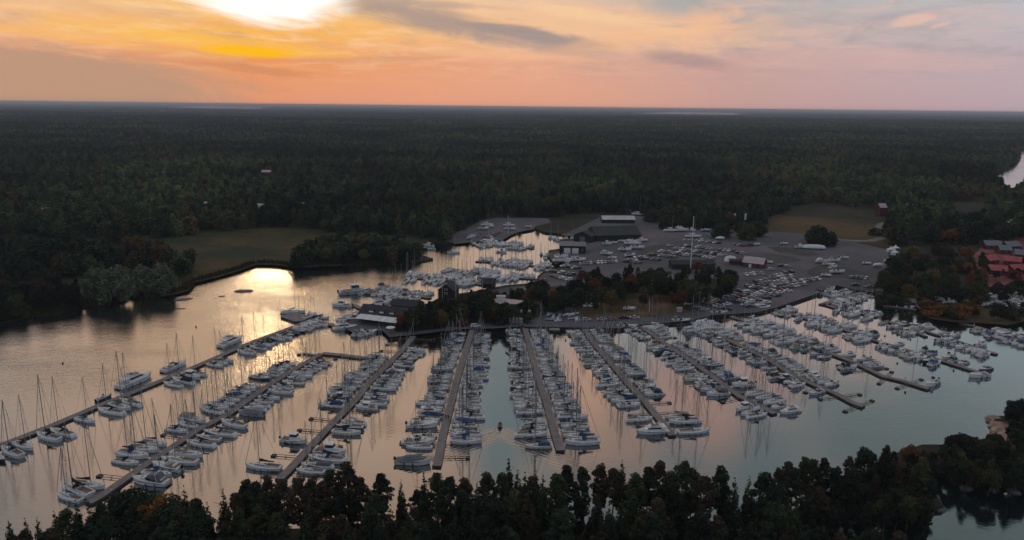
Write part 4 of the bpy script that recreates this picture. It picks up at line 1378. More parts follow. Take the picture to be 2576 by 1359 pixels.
        c.frus([(L * .14, -B * .27, z - .05), (L * .34, -B * .15, z), (L * .34, B * .15, z), (L * .14, B * .27, z - .05)], [(L * .14, -B * .22, z + .45), (L * .28, -B * .12, z + .38), (L * .28, B * .12, z + .38), (L * .14, B * .22, z + .45)], DECK)
        c.tube((0, 0, z + 1.5), (0, 0, z + 2.6), .04, .03, WHITE, 4); D['cabin'] = c
        g_ = MB(); band(g_, -L * .12, L * .16, B * .37, z - .1, 1.55, L * .05, .0, .52, .88, GLASS, .9); D['window'] = g_
        s_ = MB(); s_.box(-L * .44, -L * .13, -B * .36, B * .36, fb * .92, fb * .92 + .10, TEAK); s_.box(-L * .44, -L * .39, -B * .34, B * .34, fb * .95, fb + .4, WHITE); D['cockpit'] = s_
    elif style == 'open':
        s_ = MB(); s_.box(-L * .40, L * .18, -B * .36, B * .36, fb * .9, fb * .9 + .12, TEAK)
        s_.box(-L * .36, -L * .30, -B * .34, B * .34, fb, fb + .35, WHITE); s_.box(-L * .04, L * .02, -B * .30, B * .30, fb, fb + .30, WHITE)
        s_.frus([(-L * .12, -B * .2, fb), (L * .0, -B * .2, fb), (L * .0, B * .2, fb), (-L * .12, B * .2, fb)], [(-L * .11, -B * .18, fb + .75), (-L * .03, -B * .18, fb + .7), (-L * .03, B * .18, fb + .7), (-L * .11, B * .18, fb + .75)], WHITE)
        D['cockpit'] = s_
        g_ = MB(); g_.frus([(-L * .03, -B * .22, fb + .7), (0, -B * .22, fb + .7), (0, B * .22, fb + .7), (-L * .03, B * .22, fb + .7)], [(-L * .07, -B * .2, fb + 1.2), (-L * .06, -B * .2, fb + 1.2), (-L * .06, B * .2, fb + 1.2), (-L * .07, B * .2, fb + 1.2)], GLASS); D['windscreen'] = g_
    elif style == 'covered':                     # under a full tarpaulin
        k = MB()
        V, F = [], []
        for i, (tt, w_) in enumerate(MW):
            x = -L / 2 + L * tt * .97
            hp = fb * MSH[i] + (.85 if .2 < tt < .7 else .35 if tt < .9 else .08)
            V += [(x, -B / 2 * w_ * .99, fb * MSH[i] + .02), (x, -B * .2 * w_, hp * .93), (x, 0, hp), (x, B * .2 * w_, hp * .93), (x, B / 2 * w_ * .99, fb * MSH[i] + .02)]
        for i in range(len(MW) - 1):
            for j in range(4): F.append((i * 5 + j, i * 5 + 5 + j, i * 5 + 6 + j, i * 5 + 1 + j))
        F.append((4, 3, 2, 1, 0))
        k.add(V, F, CANVAS)
        D['tarpaulin'] = k
    if style in ('open', 'wheelhouse', 'covered'):
        e = MB()
        e.frus([(-L / 2 - .55, -.18, fb * .75), (-L / 2 - .05, -.18, fb * .75), (-L / 2 - .05, .18, fb * .75), (-L / 2 - .55, .18, fb * .75)], [(-L / 2 - .5, -.14, fb * .75 + .6), (-L / 2 - .12, -.14, fb * .75 + .55), (-L / 2 - .12, .14, fb * .75 + .55), (-L / 2 - .5, .14, fb * .75 + .6)], BLACK)
        e.box(-L / 2 - .38, -L / 2 - .22, -.07, .07, -.3, fb * .75, BLACK)
        D['outboard_motor'] = e
    else:
        e = MB(); e.box(-L / 2 - .6, -L / 2 - .01, -B * .36, B * .36, .22, .30, TEAK); D['bathing_platform'] = e
    return D


SUB = {'window': 'cabin'}
SAILS = []
for i, L in enumerate((8.6, 9.4, 10.2, 11.2, 12.4, 9.8)):
    SAILS.append((L, {k: v.data(f'sail_{i}_{k}') for k, v in sail_parts(L, i, i).items()}))
MOTS = []
for i, (st_, L) in enumerate((('cruiser', 9.0), ('cruiser', 8.0), ('cruiser', 10.4), ('flybridge', 12.0), ('flybridge', 10.6), ('wheelhouse', 7.2), ('wheelhouse', 8.4), ('open', 5.8), ('open', 6.6), ('covered', 6.8), ('covered', 8.0))):
    MOTS.append((st_, L, {k: v.data(f'motor_{i}_{k}') for k, v in motor_parts(st_, L, i).items()}))
HULLC = {'white': (.98, .98, .97), 'cream': (.90, .84, .72), 'navy': (.05, .08, .16), 'grey': (.55, .57, .60), 'red': (.45, .06, .05), 'pale blue': (.62, .74, .84), 'dark green': (.05, .12, .09)}
CANC = {'navy': (.025, .045, .10), 'black': (.018, .018, .020), 'grey': (.16, .17, .18), 'teal': (.03, .14, .15), 'white': (.62, .62, .60), 'beige': (.36, .32, .26), 'maroon': (.20, .03, .06), 'blue': (.04, .09, .22)}
brng = random.Random(21)
BOATS = []   # queued (kind, x, y, rz, model, hull colour, canvas colour, label tail, group, z)


def queue(kind, x, y, rz, tail, group, hullc=None, canc=None, model=None, z=0.0, scale=1.0):
    if model is None:
        model = brng.choices(range(6), [3, 4, 4, 2.4, 1.4, 3])[0] if kind == 'sail' else brng.choices(range(11), [4, 4, 1.5, .8, .8, 2, 2, 3, 2, 2, 1.2])[0]
    hullc = hullc or brng.choices(list(HULLC), [34, 5, 1.2, 2, .3, 1.2, .4])[0]
    canc = canc or brng.choices(list(CANC), [5, 5, 4, 1.6, 4, 2.5, .5, 3])[0]
    BOATS.append([kind, x, y, rz, model, hullc, canc, tail, group, z, scale])


STN = {'cruiser': 'motor cruiser', 'flybridge': 'flybridge motor yacht', 'wheelhouse': 'wheelhouse motorboat', 'open': 'open motorboat', 'covered': 'tarpaulin-covered motorboat'}


def build_boat(q):
    kind, x, y, rz, model, hullc, canc, tail, group, z, scale = q[:11]
    if kind == 'sail':
        L, P_ = SAILS[model]; nm, cat = 'sailboat', 'sailboat'
        desc = f"{hullc} sailboat with {canc} sail cover"
    else:
        st_, L, P_ = MOTS[model]; nm, cat = 'motorboat', 'motorboat'
        desc = f"{hullc} {STN[st_]}" + (f" with {canc} canvas" if 'canopy' in P_ else (f" with {canc} cover" if st_ == 'covered' else ""))
        desc = desc.replace('tarpaulin-covered ', '') if st_ == 'covered' else desc
    o = empty(nm, (x, y, z), rz)
    if scale != 1.0: o.scale = (scale,) * 3
    parts = {}
    dist = math.hypot(x, y)
    for k, me_ in P_.items():
        if dist > 300 and k in ('rigging',) and z == 0 and (model % 2): continue
        par = parts.get(SUB.get(k, ''), o)
        c = link(k, me_, par, CANC[canc] if k in ('sail_cover', 'sprayhood', 'cockpit_tent', 'canopy', 'tarpaulin') else HULLC[hullc])
        parts[k] = c
    if kind == 'sail':
        k_ = 1.06 + .34 * ((x * 7.3 + y * 3.1) % 1)
        parts['mast'].scale = (1.15, 1.15, k_)
        if 'rigging' in parts: parts['rigging'].scale = (1, 1, k_)
    lab_ = (desc + tail) if tail.startswith((',', ' ')) else tail
    if len(lab_.split()) > 16: lab_ = desc.split(' with ')[0] + tail
    if len(lab_.split()) > 16: lab_ = hullc + ' ' + cat + tail
    tag(o, lab_, cat, group)
    return o


# ---------------------------------------------------------------- piers
def poly_at(line, s):
    """point and direction at length s of a ground line"""
    for (ax, ay), (bx_, by_) in zip(line, line[1:]):
        L = math.hypot(bx_ - ax, by_ - ay)
        if s <= L or (bx_, by_) == tuple(line[-1]):
            t_ = s / L
            return ax + (bx_ - ax) * t_, ay + (by_ - ay) * t_, (bx_ - ax) / L, (by_ - ay) / L
        s -= L


def line_len(line): return sum(math.hypot(b[0] - a[0], b[1] - a[1]) for a, b in zip(line, line[1:]))


def deck_mesh(line, width, z0, z1, mtop, mside, skip=None):
    b = MB()
    Pn = [Vector(p) for p in line]
    lft, rgt = [], []
    for i, p in enumerate(Pn):
        d = (Pn[min(i + 1, len(Pn) - 1)] - Pn[max(i - 1, 0)]).normalized()
        q = Vector((-d.y, d.x)) * width / 2
        lft.append(p + q); rgt.append(p - q)
    n = len(Pn)
    V = [(p.x, p.y, z) for z in (z0, z1) for side in (lft, rgt) for p in side]
    A, B_, C, D_ = 0, n, 2 * n, 3 * n
    for i in range(n - 1):
        b.add([V[C + i], V[D_ + i], V[D_ + i + 1], V[C + i + 1]], [(0, 1, 2, 3)], mtop)
        b.add([V[A + i], V[A + i + 1], V[C + i + 1], V[C + i]], [(0, 1, 2, 3)], mside)
        b.add([V[B_ + i + 1], V[B_ + i], V[D_ + i], V[D_ + i + 1]], [(0, 1, 2, 3)], mside)
    b.add([V[A], V[B_], V[D_], V[C]], [(3, 2, 1, 0)], mside)
    b.add([V[A + n - 1], V[B_ + n - 1], V[D_ + n - 1], V[C + n - 1]], [(0, 1, 2, 3)], mside)
    return b


fing = MB()
fing.box(0, 7.2, -.62, -.50, .30, .42, TEAK); fing.box(0, 7.2, .50, .62, .30, .42, TEAK); fing.box(6.2, 7.4, -.64, .64, -.1, .40, FLOATC); fing.box(3.2, 3.4, -.5, .5, .28, .36, TEAK)
FING = fing.data('finger_boom')
cl = MB(); cl.box(-.12, .12, -.12, .12, 0, .95, WHITE); cl.box(-.14, .14, -.14, .14, .95, 1.08, BLACK)
POST = cl.data('power_post')


def berth_len(fr, x, y, kind, big):
    return (6.1 + 2.9 * fr) * brng.uniform(.82, 1.2) * big * (.88 if y > 390 else .88 if y < -1 else 1.0) * (1.0 if kind == 'sail' else .94)


def pier(line_px, width, label, short, sides, name='pier', fingers=True, sail_share=.75, pitch=(3.25, 3.95), lightw=0, big=1.0, deckz=.62, fsides=(1, -1)):
    """sides: {+1 left of the walking direction shore->sea / -1: [(from, to, share of sailboats)]} in fractions of the length"""
    line = [at(*p, deckz) for p in line_px]
    LL = line_len(line)
    o = empty('pier', (0, 0, 0))
    tag(o, label, 'pier', 'floating piers of the marina')
    dm = deck_mesh(line, width, -.1, deckz, PLANK, FLOATC).data('deck')
    link('deck', dm, o)
    slots = []
    for side, spans in sides.items():
        # which side of the picture this is, for the labels
        mx0, my0, dx0, dy0 = poly_at(line, LL * .5)
        nx0 = -dy0 * side
        sname = None
        if abs(nx0) > .25: sname = 'left side' if nx0 < 0 else 'right side'
        else: sname = 'far side' if dx0 * side > 0 else 'near side'
        cnt = 0
        items = []
        for a, b_, share in spans:
            s = a * LL + 1.5
            while s < b_ * LL:
                kind = 'sail' if brng.random() < share else 'motor'
                if brng.random() < (.24 if line[0][1] > 390 else .15 if line_px[0][0] > 1700 else .06):
                    s += 3.6; continue
                q_ = len(BOATS)
                x, y, dx_, dy_ = poly_at(line, s)
                nx, ny = -dy_ * side, dx_ * side
                queue(kind, 0, 0, 0, None, None)
                bt = BOATS[-1]
                L = SAILS[bt[4]][0] if kind == 'sail' else MOTS[bt[4]][1]
                sc_ = berth_len(s / LL, 0, -9 if line_px[0][0] > 1700 else line[0][1], kind, big) / L
                bt[10] = sc_; L = L * sc_
                beam = L * (.31 if kind == 'sail' else .335)
                gap = width / 2 + L / 2 + brng.uniform(.5, 1.1)
                bow_in = brng.random() < .68
                s2 = s + beam / 2
                x, y, dx_, dy_ = poly_at(line, min(s2, LL))
                nx, ny = -dy_ * side, dx_ * side
                bt[1], bt[2] = x + nx * gap, y + ny * gap
                ang = math.atan2(-ny, -nx) if bow_in else math.atan2(ny, nx)
                bt[3] = ang + brng.uniform(-.05, .05)
                items.append((s2, bt))
                slots.append((s2 + beam / 2 + .25, side, nx, ny, x, y))
                s = s + beam + brng.uniform(.45, 1.15)
        items.sort(key=lambda v: -v[0])
        for i, (s2, bt) in enumerate(items):
            bt[7] = f", {nth(i + 1)} from outer end, {sname} of {short}"
            bt[8] = f"boats moored on {short}"
    if fingers:
        s = 3
        k = 0
        while s < LL - 1:
            for side in fsides:
                x, y, dx_, dy_ = poly_at(line, s)
                f = link('finger_boom', FING, o, loc=(x - dy_ * side * width / 2, y + dx_ * side * width / 2, 0), rz=math.atan2(dx_ * side, -dy_ * side))
            s += 8.2
    s = 6
    while s < LL:
        x, y, dx_, dy_ = poly_at(line, s)
        link('power_post', POST, o, loc=(x - dy_ * (width / 2 - .25), y + dx_ * (width / 2 - .25), deckz))
        s += 17
    return line


A = 1
p1 = pier([(781, 806), (644, 856), (490, 922), (350, 980), (250, 1019), (130, 1070), (0, 1120), (-120, 1166)], 2.6, 'long floating wooden pier, leftmost of all, running along the open bay', 'the leftmost pier', big=1.1, sides=
          {1: [(.0, .31, .9), (.36, .43, .8), (.46, .56, .8), (.65, .78, 1), (.81, .85, 1), (.88, .98, 1)]}, fingers=False)
p2 = pier([(808, 889), (761, 916), (676, 968), (575, 1041), (500, 1079), (425, 1129), (362, 1171), (312, 1206), (250, 1249), (222, 1264)], 2.4, 'long wooden pier, second from the left, with an angled arm at its inner end', 'the second pier', big=1.12, sides=
          {-1: [(.10, .52, .9), (.56, .67, 1), (.70, .78, .8), (.80, .83, .5), (.91, 1.0, 1)], 1: [(.05, .35, .8), (.37, .52, .85), (.54, .71, .95), (.73, .90, .7)]})
p3 = pier([(1040, 846), (1019, 872), (966, 926), (926, 965), (894, 1006), (839, 1061), (781, 1123), (724, 1184), (702, 1205)], 2.4, 'long wooden pier, third from the left, curving away from the restaurant shore', 'the third pier', big=1.08, sides=
          {-1: [(.20, .60, .8), (.80, .82, 0), (.93, .95, 1)], 1: [(.08, .47, .55), (.50, .60, .8), (.68, .77, .9), (.84, .95, .8)]})
p4 = pier([(1188, 829), (1159, 921), (1146, 966), (1134, 1016), (1114, 1093), (1101, 1163), (1098, 1172)], 2.4, 'long straight wooden pier, fourth from the left, below the knoll', 'the fourth pier',
          {-1: [(.03, .80, .9), (.83, .91, .8), (.955, .97, .5)], 1: [(.03, .88, .75)]})
p5 = pier([(1320, 822), (1333, 872), (1353, 951), (1375, 1011), (1395, 1086), (1410, 1133)], 2.4, 'long straight wooden pier, fifth from the left, in the middle of the marina', 'the fifth pier',
          {1: [(.02, .97, .9)], -1: [(.02, .78, .7), (.83, .90, .8), (.95, .97, .5)]})
p6 = pier([(1466, 823), (1503, 874), (1540, 917), (1583, 967), (1615, 1001), (1663, 1058), (1692, 1095)], 2.4, 'long wooden pier, sixth from the left, ending with a motor yacht on each side', 'the sixth pier',
          {1: [(.02, .71, .8), (.79, .93, .6)], -1: [(.02, .78, .6), (.86, .90, .5)]})
p7 = pier([(1608, 817), (1678, 867), (1755, 919), (1820, 967), (1863, 998), (1932, 1031), (1948, 1040)], 2.35, 'long wooden pier, seventh from the left, reaching out in front of the car park', 'the seventh pier',
          {1: [(.02, .76, .75), (.82, 1.0, .6)], -1: [(.02, .80, .5), (.90, 1.0, .5)]})
p8 = pier([(1733, 807), (1825, 851), (1932, 903), (1990, 940), (2045, 966), (2100, 988), (2149, 1014), (2172, 1022)], 2.4, 'long wooden pier, eighth from the left, with kinked dark outer sections', 'the eighth pier',
          {1: [(.03, .86, .5), (.955, .99, 0)], -1: [(.04, .62, .4), (.66, .90, .3)]})
p9 = pier([(1838, 795), (1937, 829), (2032, 867), (2149, 911), (2222, 946), (2270, 957), (2337, 978)], 2.4, 'long wooden pier, ninth from the left, with kinked dark outer sections', 'the ninth pier',
          {1: [(.03, .76, .4), (.80, .85, 0), (.95, 1, 0)], -1: [(.05, .30, .5), (.34, .78, .3), (.83, .88, 0)]})
p10 = pier([(1946, 777), (2040, 804), (2095, 819), (2195, 854), (2245, 869), (2314, 889), (2402, 917), (2460, 935)], 2.2, 'long narrow pier, tenth from the left, leaving the bend of the quay wall', 'the tenth pier',
           {1: [(.02, .50, .35), (.62, .90, .1), (.965, 1, .2)], -1: [(.02, .18, .3), (.22, .56, .4), (.60, .88, .1)]}, fingers=False)
p11 = pier([(2190, 731.5), (2120, 748), (2067, 766)], 3.2, 'short dark pier angling out from the corner of the right shore', 'the short dark pier', {-1: [(.15, .6, .1)], 1: [(.1, .85, .1)]}, fingers=False)
p11b = pier([(2070, 764), (2104, 775), (2150, 784), (2206, 797)], 2.2, 'small pontoon row branching off the short dark pier', 'the small pontoon row', {1: [(.2, 1, .1)], -1: [(.3, 1, .2)]}, fingers=False)
p12 = pier([(2290, 812), (2340, 836), (2397, 853), (2450, 872), (2507, 890)], 1.9, 'narrow dark pontoon with motorboats below the orange shore', 'the narrow dark pontoon', {1: [(.0, .5, 0), (.7, .8, 0)], -1: [(.0, .35, 0), (.5, .95, 0)]}, fingers=False)
p12b = pier([(2228, 806), (2262, 818), (2290, 828), (2330, 846)], 1.7, 'small float with motorboats at the mouth of the inner basin', 'the small float', {1: [(.0, .5, 0)], -1: [(.0, 1, 0)]}, fingers=False)
p13 = pier([(2412, 812), (2460, 822), (2537, 846), (2640, 880)], 1.9, 'curved narrow pontoon at the far right below the bank', 'the curved pontoon', {1: [(.25, .9, 0)], -1: [(.2, .9, 0)]}, fingers=False)
pier([(2222, 769), (2262, 773), (2306, 779)], 1.8, 'small jetty with rowing boats along the green bank', 'the rowing boat jetty', {1: [(.05, .3, 0), (.5, .9, 0)]}, fingers=False)
# the inner harbour
pier([(1266, 606), (1230, 612), (1190, 616)], 3.0, 'wide dark jetty on the left side of the inner harbour', 'the wide dark jetty', {-1: [(.1, .9, .3)], 1: [(.1, 1, .4)]}, fingers=False)
pier([(1262, 607), (1285, 617), (1342, 625)], 2.4, 'jetty bending out into the inner harbour', 'the bent jetty', {1: [(.1, .9, .7)], -1: [(.2, .9, .6)]}, fingers=False)
pier([(1394, 672), (1330, 667), (1265, 659), (1196, 657)], 2.2, 'pier crossing the middle of the inner harbour', 'the middle inner pier', {1: [(.05, .95, .8)], -1: [(.05, .95, .9)]}, fingers=False)
pier([(1354, 702), (1290, 697), (1236, 690), (1175, 682), (1128, 674)], 2.2, 'long pier along the near side of the inner harbour', 'the long inner pier', {1: [(.04, .95, .5)], -1: [(.04, .75, .8)]}, fingers=False)
pier([(1212, 716), (1186, 710), (1110, 703), (1018, 698)], 2.2, 'packed pier in front of the small black boathouse', 'the boathouse pier', {1: [(.05, .98, .85)], -1: [(.1, .98, .9)]}, fingers=False)
pier([(1083, 749), (1000, 737), (925, 727)], 2.2, 'pier beside the large black boathouse', 'the pier by the large boathouse', {1: [(.05, .95, .2)], -1: [(.05, .95, .5)]}, fingers=False)
pier([(922, 780), (878, 763)], 2.6, 'short brown jetty behind the restaurant', 'the short brown jetty', {}, fingers=False)

# arms and platforms
def thing_mesh(name, b, label, cat, group=None, loc=None, rz=0):
    return tag(link(name, b.data(name), loc=loc, rz=rz), label, cat, group)


pl = empty('pier_platform'); tag(pl, 'square wooden platform with a mooring boat at the head of the leftmost pier', 'platform')
b = MB(); q = [at(*p, .8) for p in [(706, 797), (741, 784), (783, 797), (765, 806), (742, 809)]]; b.prism(q[::-1], -.1, .8, PLANK, FLOATC); link('deck', b.data('platform_deck'), pl)
gw = empty('gangway'); tag(gw, 'brown wooden gangway from the leftmost pier to the restaurant terrace', 'gangway')
link('deck', deck_mesh([at(*p, .8) for p in [(779, 803), (820, 813), (856, 822)]], 2.8, .1, .8, PLANK, FLOATC).data('gangway_deck'), gw)
ar = empty('angled_pier'); tag(ar, 'brown angled arm joining the second pier towards the third pier', 'pier')
link('deck', deck_mesh([at(*p, .6) for p in [(811, 888), (860, 893), (918, 900)]], 2.6, -.1, .6, PLANK, FLOATC).data('arm_deck'), ar)
ar = empty('floating_raft'); tag(ar, 'short brown float beside the head of the second pier', 'raft')
link('deck', deck_mesh([at(*p, .6) for p in [(790, 908), (823, 917)]], 4.0, -.1, .6, PLANK, FLOATC).data('raft_deck'), ar)
ar = empty('mooring_boom'); tag(ar, 'thin wooden boom left of the head of the second pier', 'boom')
link('beam', deck_mesh([at(*p, .5) for p in [(764, 888), (800, 894)]], 1.2, -.1, .5, PLANK, FLOATC).data('boom_beam'), ar)
ar = empty('wooden_jetty'); tag(ar, 'sloping wooden jetty on the far side of the inner harbour entrance', 'jetty')
link('deck', deck_mesh([at(*p, .9) for p in [(1055, 601), (1070, 624)]], 3, .3, .9, PLANK, FLOATC).data('jetty_deck'), ar)
ar = empty('swimming_jetty'); tag(ar, 'tiny pale jetty on the quay between the fifth and the sixth pier', 'jetty')
link('deck', deck_mesh([at(*p, .9) for p in [(1394, 820), (1395, 831)]], 4.5, .1, .9, CONC, FLOATC).data('small_jetty_deck'), ar)


def single(kind, px, py, rot, label, hullc='white', canc=None, model=0, z=0.0, scale=1.0, group='boats outside the piers'):
    x, y = at(px, py, z + .4)
    queue(kind, x, y, rot, label, group, hullc, canc, model, z, scale)


def along(line_px, deg=0):
    a, b_ = at(*line_px[0]), at(*line_px[1])
    return math.atan2(b_[1] - a[1], b_[0] - a[0]) + R(deg)


dirp1 = along([(350, 980), (490, 922)])
single('motor', 341, 960, dirp1, 'large white motor yacht alongside the outer edge of the leftmost pier', 'white', 'grey', 3, scale=1.15)
single('motor', 440, 923, dirp1, 'white sports cruiser alongside the outer edge of the leftmost pier, middle one', 'white', 'grey', 2, scale=1.05)
single('motor', 582, 862, dirp1, 'white sports yacht with dark screen alongside the outer edge of the leftmost pier', 'white', 'black', 3, scale=1.05)
single('motor', 262, 1002, dirp1, 'small dark open boat on the outer edge of the leftmost pier', 'navy', 'black', 7)
single('sail', 738, 786, R(10), 'white boat lying on the far side of the square platform', 'white', 'navy', 3)
single('sail', 780, 796, R(70), 'white sailboat beside the gangway, left of the two', 'white', 'navy', 1)
single('motor', 797, 795, R(15), 'small dark launch beside the gangway near the platform', 'navy', 'grey', 7)
single('motor', 812, 801, R(20), 'small brown rowing launch in the middle of the gangway', 'cream', 'beige', 7)
single('sail', 880, 806, R(8), 'classic white sailboat with its bow out, in front of the restaurant', 'white', 'navy', 4)
single('sail', 893, 797, R(10), 'slim white sailboat behind the classic one at the restaurant', 'white', 'black', 3)
single('motor', 868, 826, R(20), 'white flybridge cruiser below the restaurant awning', 'white', 'grey', 4)
single('motor', 902, 840, R(65), 'grey canvas cruiser at the restaurant quay', 'grey', 'grey', 1)
single('motor', 924, 840, R(40), 'white motor cruiser with open cockpit at the restaurant quay', 'white', 'grey', 0, scale=1.1)
single('motor', 860, 770, R(172), 'white wheelhouse boat at the end of the short brown jetty', 'white', 'grey', 6, scale=1.2)
single('motor', 955, 766, R(35), 'large white motor yacht behind the restaurant, upper of the three', 'white', 'grey', 4)
single('motor', 941, 774, R(25), 'white motor yacht behind the restaurant, lower of the three', 'white', 'black', 2)
single('motor', 968, 758, R(15), 'white cruiser behind the restaurant, farthest of the three', 'white', 'grey', 0)
single('motor', 893, 737, R(20), 'dark old workboat with a tall wheelhouse at the head of the boathouse pier', 'grey', 'black', 6, scale=1.9)
dp6 = along([(1583, 967), (1663, 1058)], 90)
single('motor', 1640, 1086, dp6 + math.pi, 'large white flybridge yacht at the outer end of the sixth pier, left side', 'white', 'grey', 3, scale=.84)
single('sail', 1745, 1086, dp6, 'large white sailboat at the outer end of the sixth pier, right side', 'white', 'grey', 4, scale=.84)
single('motor', 1576, 824, R(12), 'white cabin cruiser alongside the quay by the seventh pier', 'white', 'black', 2)
single('motor', 1712, 809, R(15), 'white sports boat alongside the quay between the seventh and eighth pier', 'white', 'black', 0, scale=1.1)
single('motor', 1808, 789, R(20), 'white long motorboat alongside the quay by the ninth pier', 'white', 'grey', 2)
single('motor', 1917, 776, R(22), 'white motor yacht alongside the quay near the bend', 'white', 'black', 4)
single('motor', 2090, 729, R(45), 'white motorboat by the inner corner of the quay wall', 'white', 'black', 0)
single('motor', 2068, 737, R(30), 'dark motorboat alongside the upper quay wall', 'grey', 'black', 1)
single('motor', 1262, 634, R(0), 'lone small white motorboat in the middle of the inner harbour', 'white', 'grey', 5)
single('sail', 1141, 636, R(5), 'lone sailboat anchored by the entrance of the inner harbour', 'white', 'black', 0)
single('motor', 1078, 619, R(160), 'pale motorboat at the sloping wooden jetty', 'white', 'grey', 6)
single('motor', 1085, 627, R(170), 'dark motorboat at the sloping wooden jetty', 'navy', 'black', 7)
single('motor', 1376, 645, R(60), 'white motorboat at the tip of the inner harbour yard', 'white', 'grey', 5)
single('motor', 1362, 640, R(85), 'dark motorboat at the tip of the inner harbour yard', 'navy', 'black', 7)
single('motor', 1372, 651, R(90), 'white small motorboat below the tip of the inner harbour yard', 'white', 'black', 7)
for i, (px, py) in enumerate([(1385, 594), (1396, 596), (1404, 600), (1424, 597), (1440, 598), (1453, 599)]):
    single(['sail', 'motor'][i % 2], px, py + 4, R(75 + 5 * i), f"boat moored on the far bank of the inner harbour, {nth(i + 1)} from the left", 'white', 'grey', i % 3)
single('motor', 2530, 846, R(20), 'large white cruiser near the right edge of the basin', 'white', 'black', 3)
single('motor', 2462, 946, R(190), 'white boat at the very end of the tenth pier', 'white', 'grey', 8, scale=1.3)

# hauled out boats on land
LAND = [(1225, 567, 'sail', 2, 5, 0), (1216, 576, 'motor', 0, 0, 1), (1233, 571, 'motor', 5, 20, 1), (1281, 568, 'sail', 1, 0, 0), (1284, 577, 'motor', 0, -10, 1), (1328, 572, 'motor', 7, 0, 1), (1187, 594, 'motor', 7, 20, 1), (1180, 600, 'motor', 7, 50, 1),
        (1575, 532, 'sail', 0, 5, 0), (1606, 540, 'sail', 4, -20, 0), (1688, 581, 'sail', 3, 5, 0), (1714, 580, 'motor', 3, 8, 1), (1740, 581, 'motor', 5, 0, 1), (1744, 596, 'sail', 4, 2, 1), (1787, 593, 'motor', 7, 80, 1), (1812, 601, 'motor', 9, 0, 1),
        (1615, 606, 'sail', 1, 20, 0), (1592, 614, 'motor', 3, -8, 1), (1603, 624, 'motor', 2, 5, 1), (1572, 629, 'motor', 0, 0, 1), (1585, 643, 'motor', 1, 25, 1), (1526, 639, 'motor', 1, -10, 1), (1540, 650, 'motor', 7, 0, 1), (1543, 612, 'motor', 7, 0, 1), (1564, 608, 'motor', 7, 5, 1), (1527, 615, 'motor', 5, 0, 1),
        (1412, 646, 'motor', 0, 0, 1), (1415, 657, 'motor', 3, 0, 1), (1446, 650, 'motor', 7, 25, 1), (1454, 655, 'motor', 2, 10, 1), (1428, 660, 'motor', 5, 80, 1),
        (1972, 614, 'motor', 7, 0, 1), (2012, 623, 'motor', 5, 0, 1), (1904, 616, 'motor', 7, 20, 1), (1921, 586, 'motor', 7, 0, 1), (1835, 650, 'motor', 9, 10, 1), (1933, 661, 'motor', 7, 0, 1),
        (2068, 659, 'motor', 1, 0, 1), (2099, 657, 'motor', 0, 15, 1), (2080, 666, 'motor', 7, 0, 1), (2096, 673, 'motor', 5, 30, 1), (2107, 685, 'motor', 0, 5, 1), (2078, 694, 'motor', 7, -15, 1), (2124, 650, 'motor', 7, -5, 1), (2180, 664, 'motor', 7, -8, 1), (2209, 669, 'motor', 9, 0, 1),
        (2460, 750, 'motor', 1, 0, 1), (2474, 757, 'motor', 0, 30, 1), (2488, 751, 'motor', 6, 0, 1), (2500, 761, 'motor', 1, -20, 1), (2522, 748, 'motor', 2, 15, 1), (2538, 757, 'motor', 0, 0, 1), (2553, 748, 'motor', 5, 40, 1), (2566, 760, 'motor', 2, 0, 1), (2484, 768, 'motor', 7, 10, 1), (2345, 753, 'motor', 7, 20, 1), (2360, 755, 'motor', 5, 0, 1),
        (2405, 757, 'motor', 7, 0, 1), (2390, 762, 'motor', 5, 0, 1), (1583, 778, 'motor', 7, 0, 1)]
near_of = [((1120, 540, 1345, 612), 'on the yard left of the inner harbour'), ((1500, 520, 1660, 560), 'behind the white-roofed shed'), ((1660, 560, 1850, 610), 'at the back edge of the boat yard'), ((1500, 600, 1660, 680), 'on the yard below the big black hall'),
           ((1380, 630, 1500, 680), 'on the yard by the inner harbour shed'), ((1800, 580, 2050, 680), 'on the gravel around the red barn'), ((2050, 640, 2230, 700), 'on the open gravel by the quay bend'), ((2300, 700, 2700, 800), 'on the right shore boat park'), ((1500, 760, 1650, 800), 'on the grass slope above the quay')]
cnts = {}
BK = MB(); BK.box(-1.6, -1.4, -1.0, 1.0, 0, .9, BLACK); BK.box(1.4, 1.6, -1.0, 1.0, 0, .9, BLACK); BK.box(-2.4, 2.4, -.12, .12, 0, .35, TEAK)
BKM = BK.data('boat_cradle')
LAND.sort(key=lambda q: q[0])
for px, py, kind, model, rot, _ in LAND:
    wh = next((s for (a, b_, c, d), s in near_of if a <= px <= c and b_ <= py <= d), 'on the boat yard')
    cnts[wh] = cnts.get(wh, 0) + 1
    zz = LZ + (.95 if kind == 'sail' or model in (3, 4, 2, 6, 0, 1, 9) else .5)
    x, y = at(px, py, zz)
    queue(kind, x, y, R(rot), f", hauled out {wh}, {nth(cnts[wh])} from left", 'boats hauled out on land', 'white', brng.choice(['white', 'grey', 'white']), model, zz)
    BOATS[-1].append('cradle')
